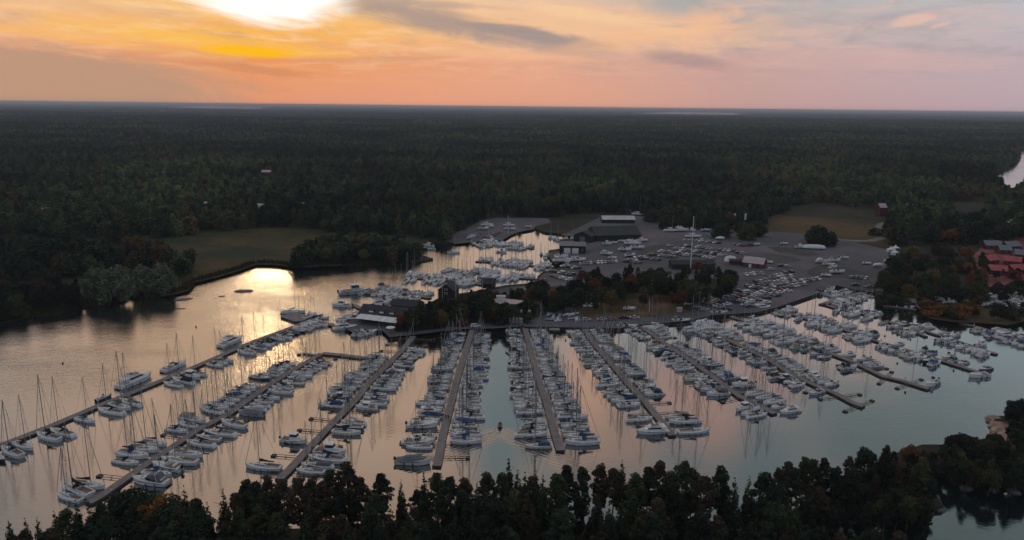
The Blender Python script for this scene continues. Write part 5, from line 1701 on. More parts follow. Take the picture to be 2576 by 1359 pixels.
# resolve overlaps: keep the biggest 300 of each kind as things
for kind in ('sail', 'motor'):
    L_ = [q for q in BOATS if q[0] == kind]
    L_.sort(key=lambda q: math.hypot(q[1], q[2]))
    print(kind, len(L_))
    for q in L_[:300]:
        o = build_boat(q)
        if len(q) > 11:
            c = link('cradle', BKM, o, loc=(0, 0, -q[9] + LZ))
            c.scale = (1, 1, (q[9] - LZ) / .9)
    if L_[300:]:
        VV, FF, MI, MM, off = [], [], [], [], 0
        for q in L_[300:]:
            P_ = SAILS[q[4]][1] if kind == 'sail' else MOTS[q[4]][2]
            T = Matrix.Translation((q[1], q[2], q[9])) @ Matrix.Rotation(q[3], 4, 'Z')
            for k, me_ in P_.items():
                if k in ('rigging', 'window'): continue
                mats_ = [m for m in me_.materials]
                for m in mats_:
                    if m not in MM: MM.append(m)
                for v in me_.vertices: VV.append(tuple(T @ v.co))
                for p in me_.polygons:
                    FF.append(tuple(i + off for i in p.vertices)); MI.append(MM.index(mats_[p.material_index]))
                off += len(me_.vertices)
        me_ = bpy.data.meshes.new('distant_boats')
        me_.from_pydata(VV, [], FF)
        for m in MM: me_.materials.append(m)
        me_.polygons.foreach_set('material_index', MI)
        o = link('distant_sailboats' if kind == 'sail' else 'distant_motorboats', me_, color=(.85, .85, .84))
        tag(o, kind='stuff')

# the motor dinghy with its wash
dn = empty('dinghy', (*at(1258, 1072), 0), R(88)); tag(dn, 'tiny dark motor dinghy with one person, making a bow wave between two piers', 'dinghy')
b = MB(); stations(b, 3.6, 1.5, .5, MW, MSH, .3, GEL, TEAK); link('hull', b.data('dinghy_hull'), dn, (.10, .10, .12))
b = MB(); b.box(-2.2, -1.75, -.18, .18, .3, .95, BLACK); link('outboard_motor', b.data('dinghy_motor'), dn)

# ---------------------------------------------------------------- people
def person_mesh(name, top, legs, sit=False):
    me_ = bpy.data.meshes.new(name)
    hz = .92 if not sit else .45
    J = {'pel': (0, 0, hz), 'chest': (0, 0, hz + .42), 'neck': (0, 0, hz + .58), 'head': (.02, 0, hz + .72), 'crown': (.0, 0, hz + .82),
         'sl': (0, .19, hz + .50), 'el': (.03, .25, hz + .22), 'hl': (.12, .23, hz + .0), 'sr': (0, -.19, hz + .50), 'er': (-.02, -.25, hz + .22), 'hr': (.06, -.24, hz - .02),
         'pl': (0, .09, hz - .03), 'kl': (.06, .10, .48), 'al': (-.02, .10, .08), 'tl': (.14, .11, .04), 'pr': (0, -.09, hz - .03), 'kr': (-.02, -.10, .48), 'ar': (-.14, -.10, .09), 'tr': (.02, -.11, .04)}
    if sit:
        for s, yy in (('l', .12), ('r', -.12)):
            J['k' + s] = (.42, yy, .45); J['a' + s] = (.45, yy, .08); J['t' + s] = (.6, yy, .04)
    K = list(J)
    E = [('pel', 'chest'), ('chest', 'neck'), ('neck', 'head'), ('head', 'crown'), ('chest', 'sl'), ('sl', 'el'), ('el', 'hl'), ('chest', 'sr'), ('sr', 'er'), ('er', 'hr'),
         ('pel', 'pl'), ('pl', 'kl'), ('kl', 'al'), ('al', 'tl'), ('pel', 'pr'), ('pr', 'kr'), ('kr', 'ar'), ('ar', 'tr')]
    me_.from_pydata([J[k] for k in K], [(K.index(a), K.index(b)) for a, b in E], [])
    Rd = dict(pel=.15, chest=.17, neck=.06, head=.10, crown=.085, sl=.075, el=.05, hl=.035, sr=.075, er=.05, hr=.035, pl=.10, kl=.065, al=.045, tl=.04, pr=.10, kr=.065, ar=.045, tr=.04)
    o = bpy.data.objects.new(name, me_); COL.objects.link(o)
    md = o.modifiers.new('skin', 'SKIN')
    for i, k in enumerate(K):
        me_.skin_vertices[0].data[i].radius = (Rd[k], Rd[k])
    me_.skin_vertices[0].data[0].use_root = True
    o.modifiers.new('sub', 'SUBSURF').levels = 1
    o.modifiers['sub'].render_levels = 1
    dg = bpy.context.evaluated_depsgraph_get()
    me2 = bpy.data.meshes.new_from_object(o.evaluated_get(dg))
    bpy.data.objects.remove(o)
    for m in (top, legs, material('skin', (.35, .20, .14), .6), material('hair', (.03, .02, .015), .7)): me2.materials.append(m)
    for p in me2.polygons:
        z = p.center[2]
        p.material_index = 1 if z < hz - .02 and abs(p.center[1]) < .2 else (3 if z > hz + .74 else (2 if z > hz + .56 or (abs(p.center[1]) > .2 and z < hz + .06) else 0))
    return me2


JK = material('dark_jacket', (.03, .035, .05), .8, .2, 3); JR = material('red_jacket', (.20, .03, .03), .8, .2, 3); TR = material('dark_trousers', (.025, .025, .03), .85, .2, 3); JP = material('pale_jacket', (.35, .35, .36), .8, .2, 3)
PM = [person_mesh('person_a', JK, TR), person_mesh('person_b', JR, TR), person_mesh('person_c', JP, TR)]
for (px, py, z, mi_, rz_, lab) in [(1122, 1056, .62, 0, 1.2, 'person in dark jacket walking on the fourth pier, left of the pair'), (1128, 1056, .62, 0, 1.4, 'person in dark jacket walking on the fourth pier, right of the pair'),
                                   (2053, 732, LZ, 0, .3, 'person in dark jacket on the quay near the bend, left one'), (2058, 732, LZ, 1, 2.3, 'person in red jacket on the quay near the bend'), (2064, 730, LZ, 0, 2.9, 'person in dark jacket on the quay near the bend, right one'),
                                   (1659, 801, LZ, 0, .2, 'person in dark jacket standing alone on the quay by the seventh pier'), (1647, 797, LZ, 2, .9, 'person in pale jacket on the quay near the grass slope'),
                                   (1385, 1003, .62, 0, 1.8, 'person in dark jacket alone on the fifth pier'), (1607, 812, LZ, 0, 1.8, 'person in dark clothes at the head of the seventh pier'), (1399, 1012, .62, 2, 1.2, 'person in pale jacket on the outer fifth pier')][:9]:
    x, y = at(px, py, z)
    tag(link('person', PM[mi_], loc=(x, y, z + .03), rz=rz_), lab, 'person')
x, y = at(1258, 1072)
tag(link('person', person_mesh('person_sitting', JK, TR, True), loc=(x, y - .3, .35), rz=R(88)), 'person in dark jacket sitting in the tiny motor dinghy', 'person')

# ---------------------------------------------------------------- cars
def car_mesh(name, est):
    b = MB()
    L, W_, H = (4.6, 1.84, 1.46) if est < 2 else (4.9, 1.95, 1.95)
    prof = {0: [(-2.25, .75), (-2.15, .98), (-1.5, 1.02), (-.85, 1.45), (.45, 1.46), (1.15, 1.0), (2.05, .88), (2.28, .62)],
            1: [(-2.3, .8), (-2.22, 1.05), (-1.95, 1.46), (-.9, 1.50), (.45, 1.48), (1.15, 1.02), (2.05, .90), (2.28, .62)],
            2: [(-2.45, .8), (-2.42, 1.5), (-2.3, 1.95), (-.6, 1.98), (1.2, 1.93), (1.85, 1.25), (2.3, 1.05), (2.42, .65)]}[est]
    V, n = [], len(prof)
    belt = 1.0 if est < 2 else 1.2
    for s in (-1, 1):
        for x, z in prof:
            V.append((x, s * (W_ / 2 * (.80 if z > belt + .2 else .97)), z))
    for s in (-1, 1):
        for x in (2.3, 1.9, -1.9, -2.3): V.append((x * (1.0 if est < 2 else 1.05), s * W_ / 2, .28 + (.0)))
    F = [(i, i + 1, n + i + 1, n + i) for i in range(n - 1)]
    gl = {0: (2, 4), 1: (1, 4), 2: (4,)}[est]
    b.add(V, [f[::-1] for i, f in enumerate(F) if i not in gl], CARP)
    b.add(V, [f[::-1] for i, f in enumerate(F) if i in gl], GLASS)
    o1, o2 = 2 * n, 2 * n + 4
    b.add(V, [tuple(range(n)) + (o1, o1 + 3), (tuple(range(n, 2 * n)) + (o2, o2 + 3))[::-1], (n - 1, 2 * n - 1, o2, o1), (0, o1 + 3, o2 + 3, n)], CARP)
    for s in (-1, 1):                      # side glass, wheels, lights
        g0 = [(prof[3 if est == 0 else 2][0] + (.0 if est != 1 else .25), belt + .06 + .36 * (1 if est < 2 else 1.4)), (prof[4][0] - .05, belt + .06 + .36 * (1 if est < 2 else 1.4)), (prof[5][0] - .25, belt + .04), (prof[2][0] + .25, belt + .04)]
        yy = [W_ / 2 * .83, W_ / 2 * .83, W_ / 2 * .985, W_ / 2 * .985]
        pts = [(g0[i][0], s * (yy[i] + .01), g0[i][1]) for i in range(4)]
        b.add(pts, [(0, 1, 2, 3), (3, 2, 1, 0)][s > 0:][:1], GLASS)
        for x in (-1.4, 1.4): b.tube((x, s * (W_ / 2 - .2), .33), (x, s * (W_ / 2 + .02), .33), .34, .34, RUBBER, 10)
        b.box(2.24, 2.30, s * .62 - .2, s * .62 + .2, .62, .76, WHITE)
    return b.data(name)


CARS = [car_mesh('car_saloon', 0), car_mesh('car_estate', 1), car_mesh('car_van', 2)]
CCOL = {'white': (.75, .75, .75), 'silver': (.42, .43, .45), 'grey': (.16, .165, .18), 'black': (.03, .03, .035), 'dark blue': (.03, .05, .12), 'red': (.30, .03, .03)}
CN = ['saloon car', 'estate car', 'van']
crng = random.Random(4)
ncar = 0
ROWS = [((1732, 767), (1772, 781), 3, 'front row at the quay, left lot'), ((1772, 751), (1838, 771), 11, 'upper line of the first lot beside the wood'), ((1768, 760), (1830, 781), 9, 'lower line of the first lot beside the wood'),
        ((1822, 743), (1887, 762), 11, 'upper line of the second lot'), ((1826, 753), (1884, 773), 9, 'lower line of the second lot'), ((1840, 729), (1930, 752), 14, 'upper line of the third lot'), ((1846, 741), (1928, 763), 13, 'lower line of the third lot'),
        ((1882, 722), (1962, 738), 12, 'upper line of the fourth lot'), ((1912, 738), (1955, 746), 6, 'lower line of the fourth lot'), ((1944, 722), (2057, 703), 15, 'near line of the upper lot by the quay bend'), ((1962, 729), (2020, 716), 8, 'second line of the upper lot by the quay bend'),
        ((1902, 711), (1995, 695), 12, 'near line of the long lot'), ((1908, 719), (2000, 702), 11, 'second line of the long lot'), ((1935, 700), (1990, 686), 7, 'back line of the long lot'), ((1877, 693), (1915, 690), 6, 'short row below the red barn'),
        ((1635, 642), (1698, 649), 9, 'near line by the wood edge, main lot'), ((1652, 633), (1728, 642), 11, 'second line of the main lot'), ((1680, 636), (1724, 645), 6, 'third line of the main lot'), ((1716, 631), (1760, 635), 7, 'row right of the tall flagpole'),
        ((1727, 620), (1790, 628), 9, 'fourth line of the main lot'), ((1754, 607), (1808, 613), 8, 'back line of the main lot'), ((1726, 606), (1738, 606), 2, 'pair behind the flagpole'), ((1810, 631), (1846, 633), 6, 'middle row towards the red barn'),
        ((1780, 638), (1804, 641), 4, 'small row right of the flagpole'), ((1747, 645), (1765, 647), 3, 'three by the wood edge'), ((1774, 648), (1793, 652), 4, 'four above the wood edge'), ((1813, 644), (1829, 646), 3, 'three left of the white tarpaulin'),
        ((1852, 617), (1869, 620), 3, 'three above the red barn'), ((1888, 620), (1900, 617), 2, 'pair above the red barn'), ((1857, 638), (1869, 639), 2, 'pair just above the red barn roof'), ((1571, 659), (1608, 663), 5, 'row left of the knoll wood'),
        ((1601, 650), (1621, 649), 4, 'four below the hauled out boats'), ((1630, 653), (1655, 656), 5, 'reddish corner of the wood edge'), ((1384, 683), (1439, 693), 9, 'upper line of the harbour-side lot'), ((1394, 696), (1431, 706), 8, 'lower line of the harbour-side lot'),
        ((1341, 714), (1371, 708), 4, 'four beside the inner pier'), ((1418, 671), (1454, 677), 6, 'short line by the inner yard'), ((1459, 666), (1549, 660), 13, 'long line below the inner yard'), ((1579, 657), (1616, 652), 5, 'line under the hauled out boats'),
        ((1445, 771), (1500, 770), 5, 'five by the grass slope'), ((1475, 807), (1475, 807), 1, 'lone one on the quay road, left'), ((1514, 806), (1540, 806), 2, 'pair on the quay road'), ((1570, 802), (1596, 802), 2, 'pair on the quay road by the slope'),
        ((2142, 700), (2178, 703), 4, 'row below the white tents'), ((2152, 719), (2186, 724), 2, 'pair at the corner of the basin'), ((2225, 720), (2245, 716), 2, 'pair on the right shore road'), ((1939, 680), (1940, 680), 1, 'lone one right of the barn'),
        ((1966, 671), (1980, 672), 3, 'three right of the red barn'), ((1982, 734), (1983, 734), 1, 'lone one near the quay wall'), ((1685, 620), (1686, 620), 1, 'lone one on the gravel, upper'), ((1702, 627), (1703, 627), 1, 'lone one on the gravel, lower'),
        ((1186, 598), (1206, 589), 5, 'line on the left yard'), ((1222, 601), (1256, 586), 8, 'slanting line on the left yard'), ((1197, 823), (1207, 822), 2, 'pair above the fourth pier'), ((2425, 752), (2440, 751), 2, 'pair behind the orange shore'), ((2508, 770), (2560, 770), 4, 'row on the right boat park'), ((2380, 752), (2372, 750), 1, 'lone one behind the orange shore')]
for a, b_, n_, where in ROWS:
    A_, B_ = at(*a, LZ), at(*b_, LZ)
    L_ = math.hypot(B_[0] - A_[0], B_[1] - A_[1])
    row_dir = math.atan2(B_[1] - A_[1], B_[0] - A_[0]) if n_ > 1 else 0
    n_ = max(1, min(n_, int(L_ / 2.35) + 1))
    seen_ = {}
    for i in range(n_):
        if n_ > 5 and crng.random() < .07: continue
        q = i / max(1, n_ - 1)
        x = A_[0] + (B_[0] - A_[0]) * q; y = A_[1] + (B_[1] - A_[1]) * q
        k = crng.choices([0, 1, 2], [5, 5, .6])[0]
        cc = crng.choices(list(CCOL), [3, 4, 4, 4, 1.4, .7])[0]
        skew = R(70)
        o = link('car', CARS[k], color=CCOL[cc], loc=(x, y, LZ + .04), rz=(row_dir + skew + (math.pi if crng.random() < .5 else 0) + crng.uniform(-.05, .05)) if n_ > 2 else crng.uniform(-.2, .3))
        pos_ = f", {nth(i + 1)} from left" if n_ > 1 else ""
        lone = where if 'one' in where or n_ == 1 else 'in ' + where
        lab_ = f"{cc} {CN[k]}, {where}{pos_}"
        if len(lab_.split()) > 16: lab_ = lab_.replace(' by the quay bend', '')
        tag(o, lab_, 'car' if k < 2 else 'van', 'parked cars')
        ncar += 1
print('cars', ncar)

# ---------------------------------------------------------------- buildings
def gable(name, px, py, Lx, Ly, hw, hr, rot, wallm, roofm, label, cat='building', windows=(), doors=(), z=LZ, chim=False, over=.45):
    """px,py: middle of the near long side at ground level; ridge runs along the local x axis"""
    x, y = at(px, py, z)
    o = empty(name, (x, y, z), R(rot)); tag(o, label, cat)
    b = MB()
    hx = Lx / 2
    b.add([(-hx, 0, 0), (hx, 0, 0), (hx, Ly, 0), (-hx, Ly, 0), (-hx, 0, hw), (hx, 0, hw), (hx, Ly, hw), (-hx, Ly, hw), (-hx, Ly / 2, hr), (hx, Ly / 2, hr)],
          [(0, 1, 5, 4), (2, 3, 7, 6), (1, 2, 6, 9, 5), (3, 0, 4, 8, 7)], wallm)
    link('wall', b.data(name + '_wall'), o)
    r = MB()
    ox, oy = hx + over, over
    dz_ = (hr - hw) / (Ly / 2) * oy
    t_ = .18
    for s0, s1 in ((-oy, Ly / 2), (Ly + oy, Ly / 2)):
        zl = hw - dz_
        r.frus([(-ox, s0, zl + .03), (ox, s0, zl + .03), (ox, s1, hr + .03), (-ox, s1, hr + .03)], [(-ox, s0, zl + t_), (ox, s0, zl + t_), (ox, s1, hr + t_), (-ox, s1, hr + t_)], roofm)
    ro = link('roof', r.data(name + '_roof'), o)
    if chim:
        c = MB(); c.box(-hx * .3, -hx * .3 + .8, Ly * .55, Ly * .55 + .8, hw, hr + .9, WALLR); link('chimney', c.data(name + '_chimney'), ro)
    for wx, wz, ww, wh in windows:
        f = MB(); f.box(wx - ww / 2 - .08, wx + ww / 2 + .08, -.06, -.003, wz - .08, wz + wh + .08, WHITE); fo = link('window', f.data(name + '_window'), o)
        g2 = MB(); g2.box(wx - ww / 2, wx + ww / 2, -.08, -.063, wz, wz + wh, GLASS); link('pane', g2.data(name + '_pane'), fo)
    for wx, ww, wh, mm in doors:
        f = MB(); f.box(wx - ww / 2, wx + ww / 2, -.08, -.003, .02, wh, mm); link('door', f.data(name + '_door'), o)
    return o


# restaurant with its awnings
rest = gable('restaurant', 968, 812, 25, 10, 3.3, 6.2, -16, WALLD, ROOFD, 'black restaurant building with dark roof and row of white dormer windows behind the pale awnings', windows=[(-10.5 + 2.6 * i, .9, 1.5, 1.4) for i in range(9)], chim=True)
for i in range(4):
    dm_ = MB(); dm_.frus([(-8 + 5 * i, .6, 3.7), (-5.6 + 5 * i, .6, 3.7), (-5.6 + 5 * i, 3, 5.0), (-8 + 5 * i, 3, 5.0)], [(-8 + 5 * i, .6, 4.8), (-5.6 + 5 * i, .6, 4.8), (-5.6 + 5 * i, 3, 5.3), (-8 + 5 * i, 3, 5.3)], WALLD)
    d_ = link('dormer', dm_.data('dormer'), rest)
    g2 = MB(); g2.box(-7.8 + 5 * i, -5.8 + 5 * i, .52, .59, 4.0, 4.65, WHITE); link('pane', g2.data('dormer_window'), d_)
aw = empty('awning', (*at(893, 814, LZ), LZ), R(-20)); tag(aw, 'row of pale slanted terrace awnings in front of the black restaurant', 'awning')
for i in range(6):
    p = MB(); p.frus([(i * 3.7, 0, 2.4), (i * 3.7 + 3.55, 0, 2.4), (i * 3.7 + 3.55, 5.0, 3.2), (i * 3.7, 5.0, 3.2)], [(i * 3.7, 0, 2.46), (i * 3.7 + 3.55, 0, 2.46), (i * 3.7 + 3.55, 5.0, 3.26), (i * 3.7, 5.0, 3.26)], TARP)
    link('panel', p.data('awning_panel'), aw)
    for yy, zz in ((.2, 2.4), (4.8, 3.1)):
        c = MB(); c.tube((i * 3.7 + .1, yy, 0), (i * 3.7 + .1, yy, zz), .05, .05, BLACK, 5); link('post', c.data('awning_post'), aw)
um = empty('parasol', (*at(983, 838, LZ), LZ)); tag(um, 'single round white parasol on the quay below the awnings', 'parasol')
b = MB()
V = [(0, 0, 3.1)] + [(2.0 * math.cos(i * math.pi / 5), 2.0 * math.sin(i * math.pi / 5), 2.5) for i in range(10)]
b.add(V, [(0, i + 1, (i + 1) % 10 + 1) for i in range(10)], TARP); link('canopy', b.data('parasol_canopy'), um)
b = MB(); b.tube((0, 0, 0), (0, 0, 3.1), .05, .04, BLACK, 6); link('pole', b.data('parasol_pole'), um)
gable('restaurant_annex', 1018, 784, 14, 7, 2.8, 4.8, -14, WALLD, ROOFD, 'dark gabled annex behind the restaurant, towards the inner harbour', windows=[(-5, 1, 1.5, 1.4), (0, 1, 1.5, 1.4)])
# black boathouse, its gable faces the viewer
bh = gable('boathouse', 1148, 752, 9, 8, 5.2, 8.2, 78, WALLD, ROOFD, 'tall black boathouse with two small white windows in its gable')
for i, zz in enumerate((3.2, 5.2)):
    f = MB(); f.box(-4.58, -4.503, 3.2, 4.8, zz, zz + .9, WHITE); fo = link('window', f.data('boathouse_window'), bh)
    g2 = MB(); g2.box(-4.61, -4.585, 3.35, 4.65, zz + .12, zz + .78, GLASS); link('pane', g2.data('boathouse_pane'), fo)
gable('small_boathouse', 1228, 726, 7, 6, 2.8, 4.8, -4, WALLD, ROOFD, 'small black gabled boathouse at the head of the packed inner pier', windows=[(2.5, 1.1, 1.0, 1.0)])
# pavilion with fan-shaped pale roof
pv = empty('pavilion', (*at(1262, 783, LZ), LZ), R(3)); tag(pv, 'pavilion with a fan-shaped flat pinkish roof and a small roof box', 'building')
fan = [(-5.5, 0), (6.5, -.6), (11.5, 5.5), (2, 9.5), (-3.4, 9.0)]
b = MB(); b.prism([(x * .86 + .3, y * .86 + .7) for x, y in fan], 0, 3.2, WALLD); link('wall', b.data('pavilion_wall'), pv)
b = MB(); b.prism(fan, 3.25, 3.6, ROOFP); rf = link('roof', b.data('pavilion_roof'), pv)
b = MB(); b.box(-2.2, 2.0, 5.2, 8.2, 3.6, 5.5, WHITE); b.box(-2.4, 2.2, 5.0, 8.4, 5.5, 5.7, ROOFP); link('roof_box', b.data('pavilion_roof_box'), rf)
b = MB(); b.box(7.0, 14, -2.6, .6, 0, .5, ROOFP); link('terrace', b.data('pavilion_terrace'), pv)
# inner harbour shed
sh = gable('harbour_shed', 1440, 638, 17, 15, 5.0, 6.4, -3, WALLD, ROOFG, 'dark harbour shed with grey roof and white sliding doors beside the inner harbour', windows=[(6.5, 1.6, 1.2, 1.1)], doors=[(-3.5, 4.2, 3.6, WHITE), (1.8, 4.2, 3.6, WHITE)])
# big black hall
gable('storage_hall', 1556, 606, 34, 22, 4.2, 9.0, 12, WALLD, material('mossy_roof', (.045, .05, .045), .9, .35, .2), 'huge black boat hall with a broad dark roof above the inner yard')
hl = gable('storage_hall_wing', 1492, 609, 9, 13, 4.6, 7.6, 62, WALLD, ROOFD, 'gabled black wing at the left end of the huge boat hall')
f = MB(); f.box(-4.58, -4.503, 4.5, 8.5, .05, 3.9, ROOFG); link('door', f.data('hall_door'), hl)
# white roofed shed behind
ws = gable('long_shed', 1556, 562, 27, 9, 3.2, 5.6, 2, WALLD, ROOFW, 'long dark shed with a bright white roof at the forest edge')
# red barn
rb = gable('red_barn', 1893, 674, 12, 9, 3.0, 5.8, -32, WALLR, ROOFP, 'red wooden barn with a pale pinkish roof beside the car park', windows=[(-4, 1.2, 1.1, 1.1), (1, 1.2, 1.1, 1.1), (5, 1.2, 1.1, 1.1)], doors=[(-1.6, 1.6, 2.3, WHITE)])
gable('barn_lean_to', 1856, 667, 10, 5, 2.4, 3.2, -14, WALLR, ROOFD, 'low dark-roofed red lean-to left of the red barn')
tp = empty('tarpaulin_shelter', (*at(1838, 657, LZ), LZ), R(-10)); tag(tp, 'crumpled white tarpaulin shelter left of the red barn', 'shelter')
b = MB(); b.frus([(-4, -2, 0), (4, -2, 0), (4, 2, 0), (-4, 2, 0)], [(-3.2, -.4, 2.6), (2.4, -.3, 3.2), (2.9, .5, 2.7), (-3.0, .4, 3.0)], TARP); link('sheet', b.data('tarpaulin_sheet'), tp)
gable('long_low_house', 1745, 678, 26, 8, 3.2, 5.0, 4, WALLD, ROOFD, 'long low dark-roofed house half hidden in the wood by the flagpole')
# long boat under a tarpaulin
x, y = at(2047, 627, LZ)
tb = empty('covered_boat', (x, y, LZ), R(-6)); tag(tb, 'long boat wrapped in white tarpaulin beside the green yard trees', 'boat')
b = MB()
V, F = [], []
for i, (xx, rr_) in enumerate(((-8, .5), (-7.2, 1.5), (-3, 1.9), (3, 1.9), (6.8, 1.5), (8, .4))):
    for k in range(8):
        an = math.pi * k / 7
        V.append((xx, -rr_ * math.cos(an), .9 + rr_ * 1.25 * math.sin(an)))
for i in range(5):
    for k in range(7): F.append((i * 8 + k, i * 8 + k + 1, i * 8 + 9 + k, i * 8 + 8 + k))
b.add(V, F + [tuple(range(8)), tuple(range(40, 48))[::-1]], TARP); link('tarpaulin', b.data('long_tarpaulin'), tb)
b = MB(); b.box(-6, -5.6, -1.4, 1.4, 0, 1.0, BLACK); b.box(5, 5.4, -1.3, 1.3, 0, 1.0, BLACK); b.box(-6, 6, -.2, .2, 0, .9, BOOT); link('cradle', b.data('long_cradle'), tb)
bw = empty('blue_workboat', (*at(1776, 583, LZ), LZ + .4), R(10)); tag(bw, 'light blue workboat ashore between the yard trees', 'boat')
link('hull', MOTS[8][2]['hull'], bw, (.12, .35, .48)).scale = (1.4,) * 3; link('cockpit', MOTS[8][2]['cockpit'], bw).scale = (1.4,) * 3
# white party tents
for i, (px, py, lab) in enumerate([(2240, 634, 'pointed cream party tent, upper left of the group of five'), (2252, 630, 'pointed white party tent, upper right of the group of five'), (2250, 641, 'pointed white party tent, middle right of the group of five'),
                                   (2232, 662, 'small white party tent, lower left of the group of five'), (2247, 660, 'small grey-white party tent, lower right of the group of five')]):
    o = empty('party_tent', (*at(px, py, LZ), LZ), R(15 * i)); tag(o, lab, 'tent', 'party tents on the right side of the gravel')
    b = MB(); o.scale = (.8,) * 3; b.add([(-2.5, -2.5, 2.3), (2.5, -2.5, 2.3), (2.5, 2.5, 2.3), (-2.5, 2.5, 2.3), (-.8, -.8, 3.4), (.8, -.8, 3.4), (.8, .8, 3.4), (-.8, .8, 3.4), (0, 0, 5.2)],
                    [(0, 1, 5, 4), (1, 2, 6, 5), (2, 3, 7, 6), (3, 0, 4, 7), (4, 5, 8), (5, 6, 8), (6, 7, 8), (7, 4, 8)], TARP); link('canopy', b.data('tent_canopy'), o)
    b = MB(); b.box(-2.4, 2.4, 2.3, 2.4, 0, 2.28, TARP); b.box(-2.4, -2.3, -2.3, 2.3, 0, 2.28, TARP); link('side_wall', b.data('tent_wall'), o)
    for sx_ in (-1, 1):
        b = MB(); b.tube((sx_ * 2.4, -2.4, 0), (sx_ * 2.4, -2.4, 2.3), .05, .05, WHITE, 5); link('pole', b.data('tent_pole'), o)
# houses on the right
for px, py, L_, r_o, wm_, rm_, lab in [(2500, 628, 15, -8, WALLR, ROOFG, 'red house with a wide grey roof above the red yard, leftmost'), (2552, 630, 15, 10, WALLR, ROOFG, 'red house with a pale grey roof above the red yard'), (2530, 640, 10, -10, WALLR, ROOFG, 'small grey-roofed house between the two bigger ones'), (2572, 652, 12, -30, WALLR, ROOFG, 'grey-roofed house at the right edge above the red yard')]:
    gable('house', px, py, L_ * .72, 8, 3.0, 5.6, r_o, wm_, rm_, lab, 'house', windows=[(-3.5, 1.2, 1.2, 1.2), (0, 1.2, 1.2, 1.2), (3.5, 1.2, 1.2, 1.2)], chim=True)
for i, (px, py, lab) in enumerate([(2545, 668, 'red-roofed house in the middle of the red yard'), (2500, 665, 'red-roofed house at the left of the red yard'), (2566, 690, 'red-roofed house at the lower right of the red yard'), (2510, 692, 'red-roofed house at the bottom of the red yard')]):
    gable('house', px, py, 9, 7, 2.8, 5.2, [-35, 20, 15, -25][i], WALLR, material('red_tiles', (.46, .10, .095), .8, .35, .6), lab, 'house', windows=[(-3, 1.2, 1.2, 1.2), (2, 1.2, 1.2, 1.2)], chim=True)
# houses hidden in the far wood
for i, (px, py, wm_, rm_, lab) in enumerate([(180, 462, WHITE, ROOFG, 'white house in the far wood, left of the row'), (302, 474, WHITE, ROOFG, 'pale house in the far wood, below the row'), (318, 482, WHITE, ROOFG, 'smaller pale house in the far wood, lowest of the row'),
                                             (265, 462, WALLR, ROOFG, 'reddish house in the far wood, middle of the row'), (390, 458, WHITE, ROOFW, 'pale house in the far wood, right in the row'), (420, 455, WALLR, ROOFP, 'house with pinkish roof at the right end of the far row'),
                                             (340, 440, WALLR, ROOFP, 'reddish house on the slope of the far wood'), (106, 560, WHITE, ROOFW, 'white-roofed house in the left wood, left of the pair'), (145, 560, WHITE, ROOFW, 'white-roofed house in the left wood, right of the pair'),
                                             (515, 543, WHITE, ROOFW, 'tiny white house in the wood behind the reed meadow'), (760, 545, WHITE, ROOFW, 'long white roof in the wood behind the peninsula'), (650, 548, WHITE, ROOFW, 'tiny pale house behind the middle of the meadow'),
                                             (670, 450, WALLR, ROOFP, 'pinkish house far back in the wood'), (1003, 375, WHITE, ROOFW, 'lone white building far back in the middle wood'), (2290, 545, WALLR, ROOFP, 'pink-roofed house behind the field, right of the pair'), (2220, 545, WALLR, ROOFP, 'pink-roofed house behind the field, left of the pair'),
                                             (2532, 590, WHITE, ROOFW, 'small white house in the right wood')]):
    gable('house', px, py, 6.5 if py > 500 else 11, 6, 8.5, 10.8 if py < 500 else 11.5, [10, -20, 5, 35, -8][i % 5], wm_, rm_, lab, 'house', windows=[(-4, 1.4, 1.4, 1.4), (4, 1.4, 1.4, 1.4)], z=max(LZ, ground_z(*at(px, py, 8), 500)))
# poles and banners
def pole(px, py, h, r, label, name='flagpole', cat='flagpole', m=WHITE, yard=0, z=LZ):
    o = empty(name, (*at(px, py, z), z)); tag(o, label, cat)
    b = MB(); b.tube((0, 0, 0), (0, 0, h), r, r * .55, m, 8); link('pole', b.data('pole'), o)
    b = MB(); b.tube((0, 0, h), (0, 0, h + .3), r * .9, .02, m, 6); link('finial', b.data('finial'), o)
    if yard:
        b = MB(); b.tube((-yard, 0, h * .62), (yard, 0, h * .62), r * .6, r * .4, m, 5); b.tube((-yard, 0, h * .62), (0, 0, h * .92), .04, .04, m, 3); b.tube((yard, 0, h * .62), (0, 0, h * .92), .04, .04, m, 3); link('yard_arm', b.data('yard_arm'), o)
    return o


pole(1735, 706, 36, .34, 'very tall white flagpole rising from the knoll wood above the car park')
pole(1113, 757, 11, .10, 'slim white flagpole at the left corner of the tall black boathouse')
pole(1147, 758, 12, .10, 'slim white flagpole in front of the tall black boathouse')
pole(1214, 748, 11, .10, 'slim white flagpole beside the small black boathouse')
pole(1278, 588, 14, .18, 'lamp pole at the head of the dark inner jetties', 'lamp_post', 'lamp post')
for (px, py, lab) in [(1844, 572, 'tall narrow white banner flag behind the yard trees, left of the two'), (1871, 572, 'tall narrow white banner flag behind the yard trees, right of the two')]:
    o = empty('banner_flag', (*at(px, py, LZ), LZ)); tag(o, lab, 'banner')
    b = MB(); b.tube((0, 0, 0), (0, 0, 11.5), .07, .05, WHITE, 5); link('pole', b.data('banner_pole'), o)
    b = MB(); b.box(.08, 1.5, -.02, .02, 6.2, 11.4, TARP); link('cloth', b.data('banner_cloth'), o)
for i, (px, py) in enumerate([(1633, 786)]):
    pole(px, py, 6, .12, 'short white post on the grass slope above the quay', 'white_post', 'post')
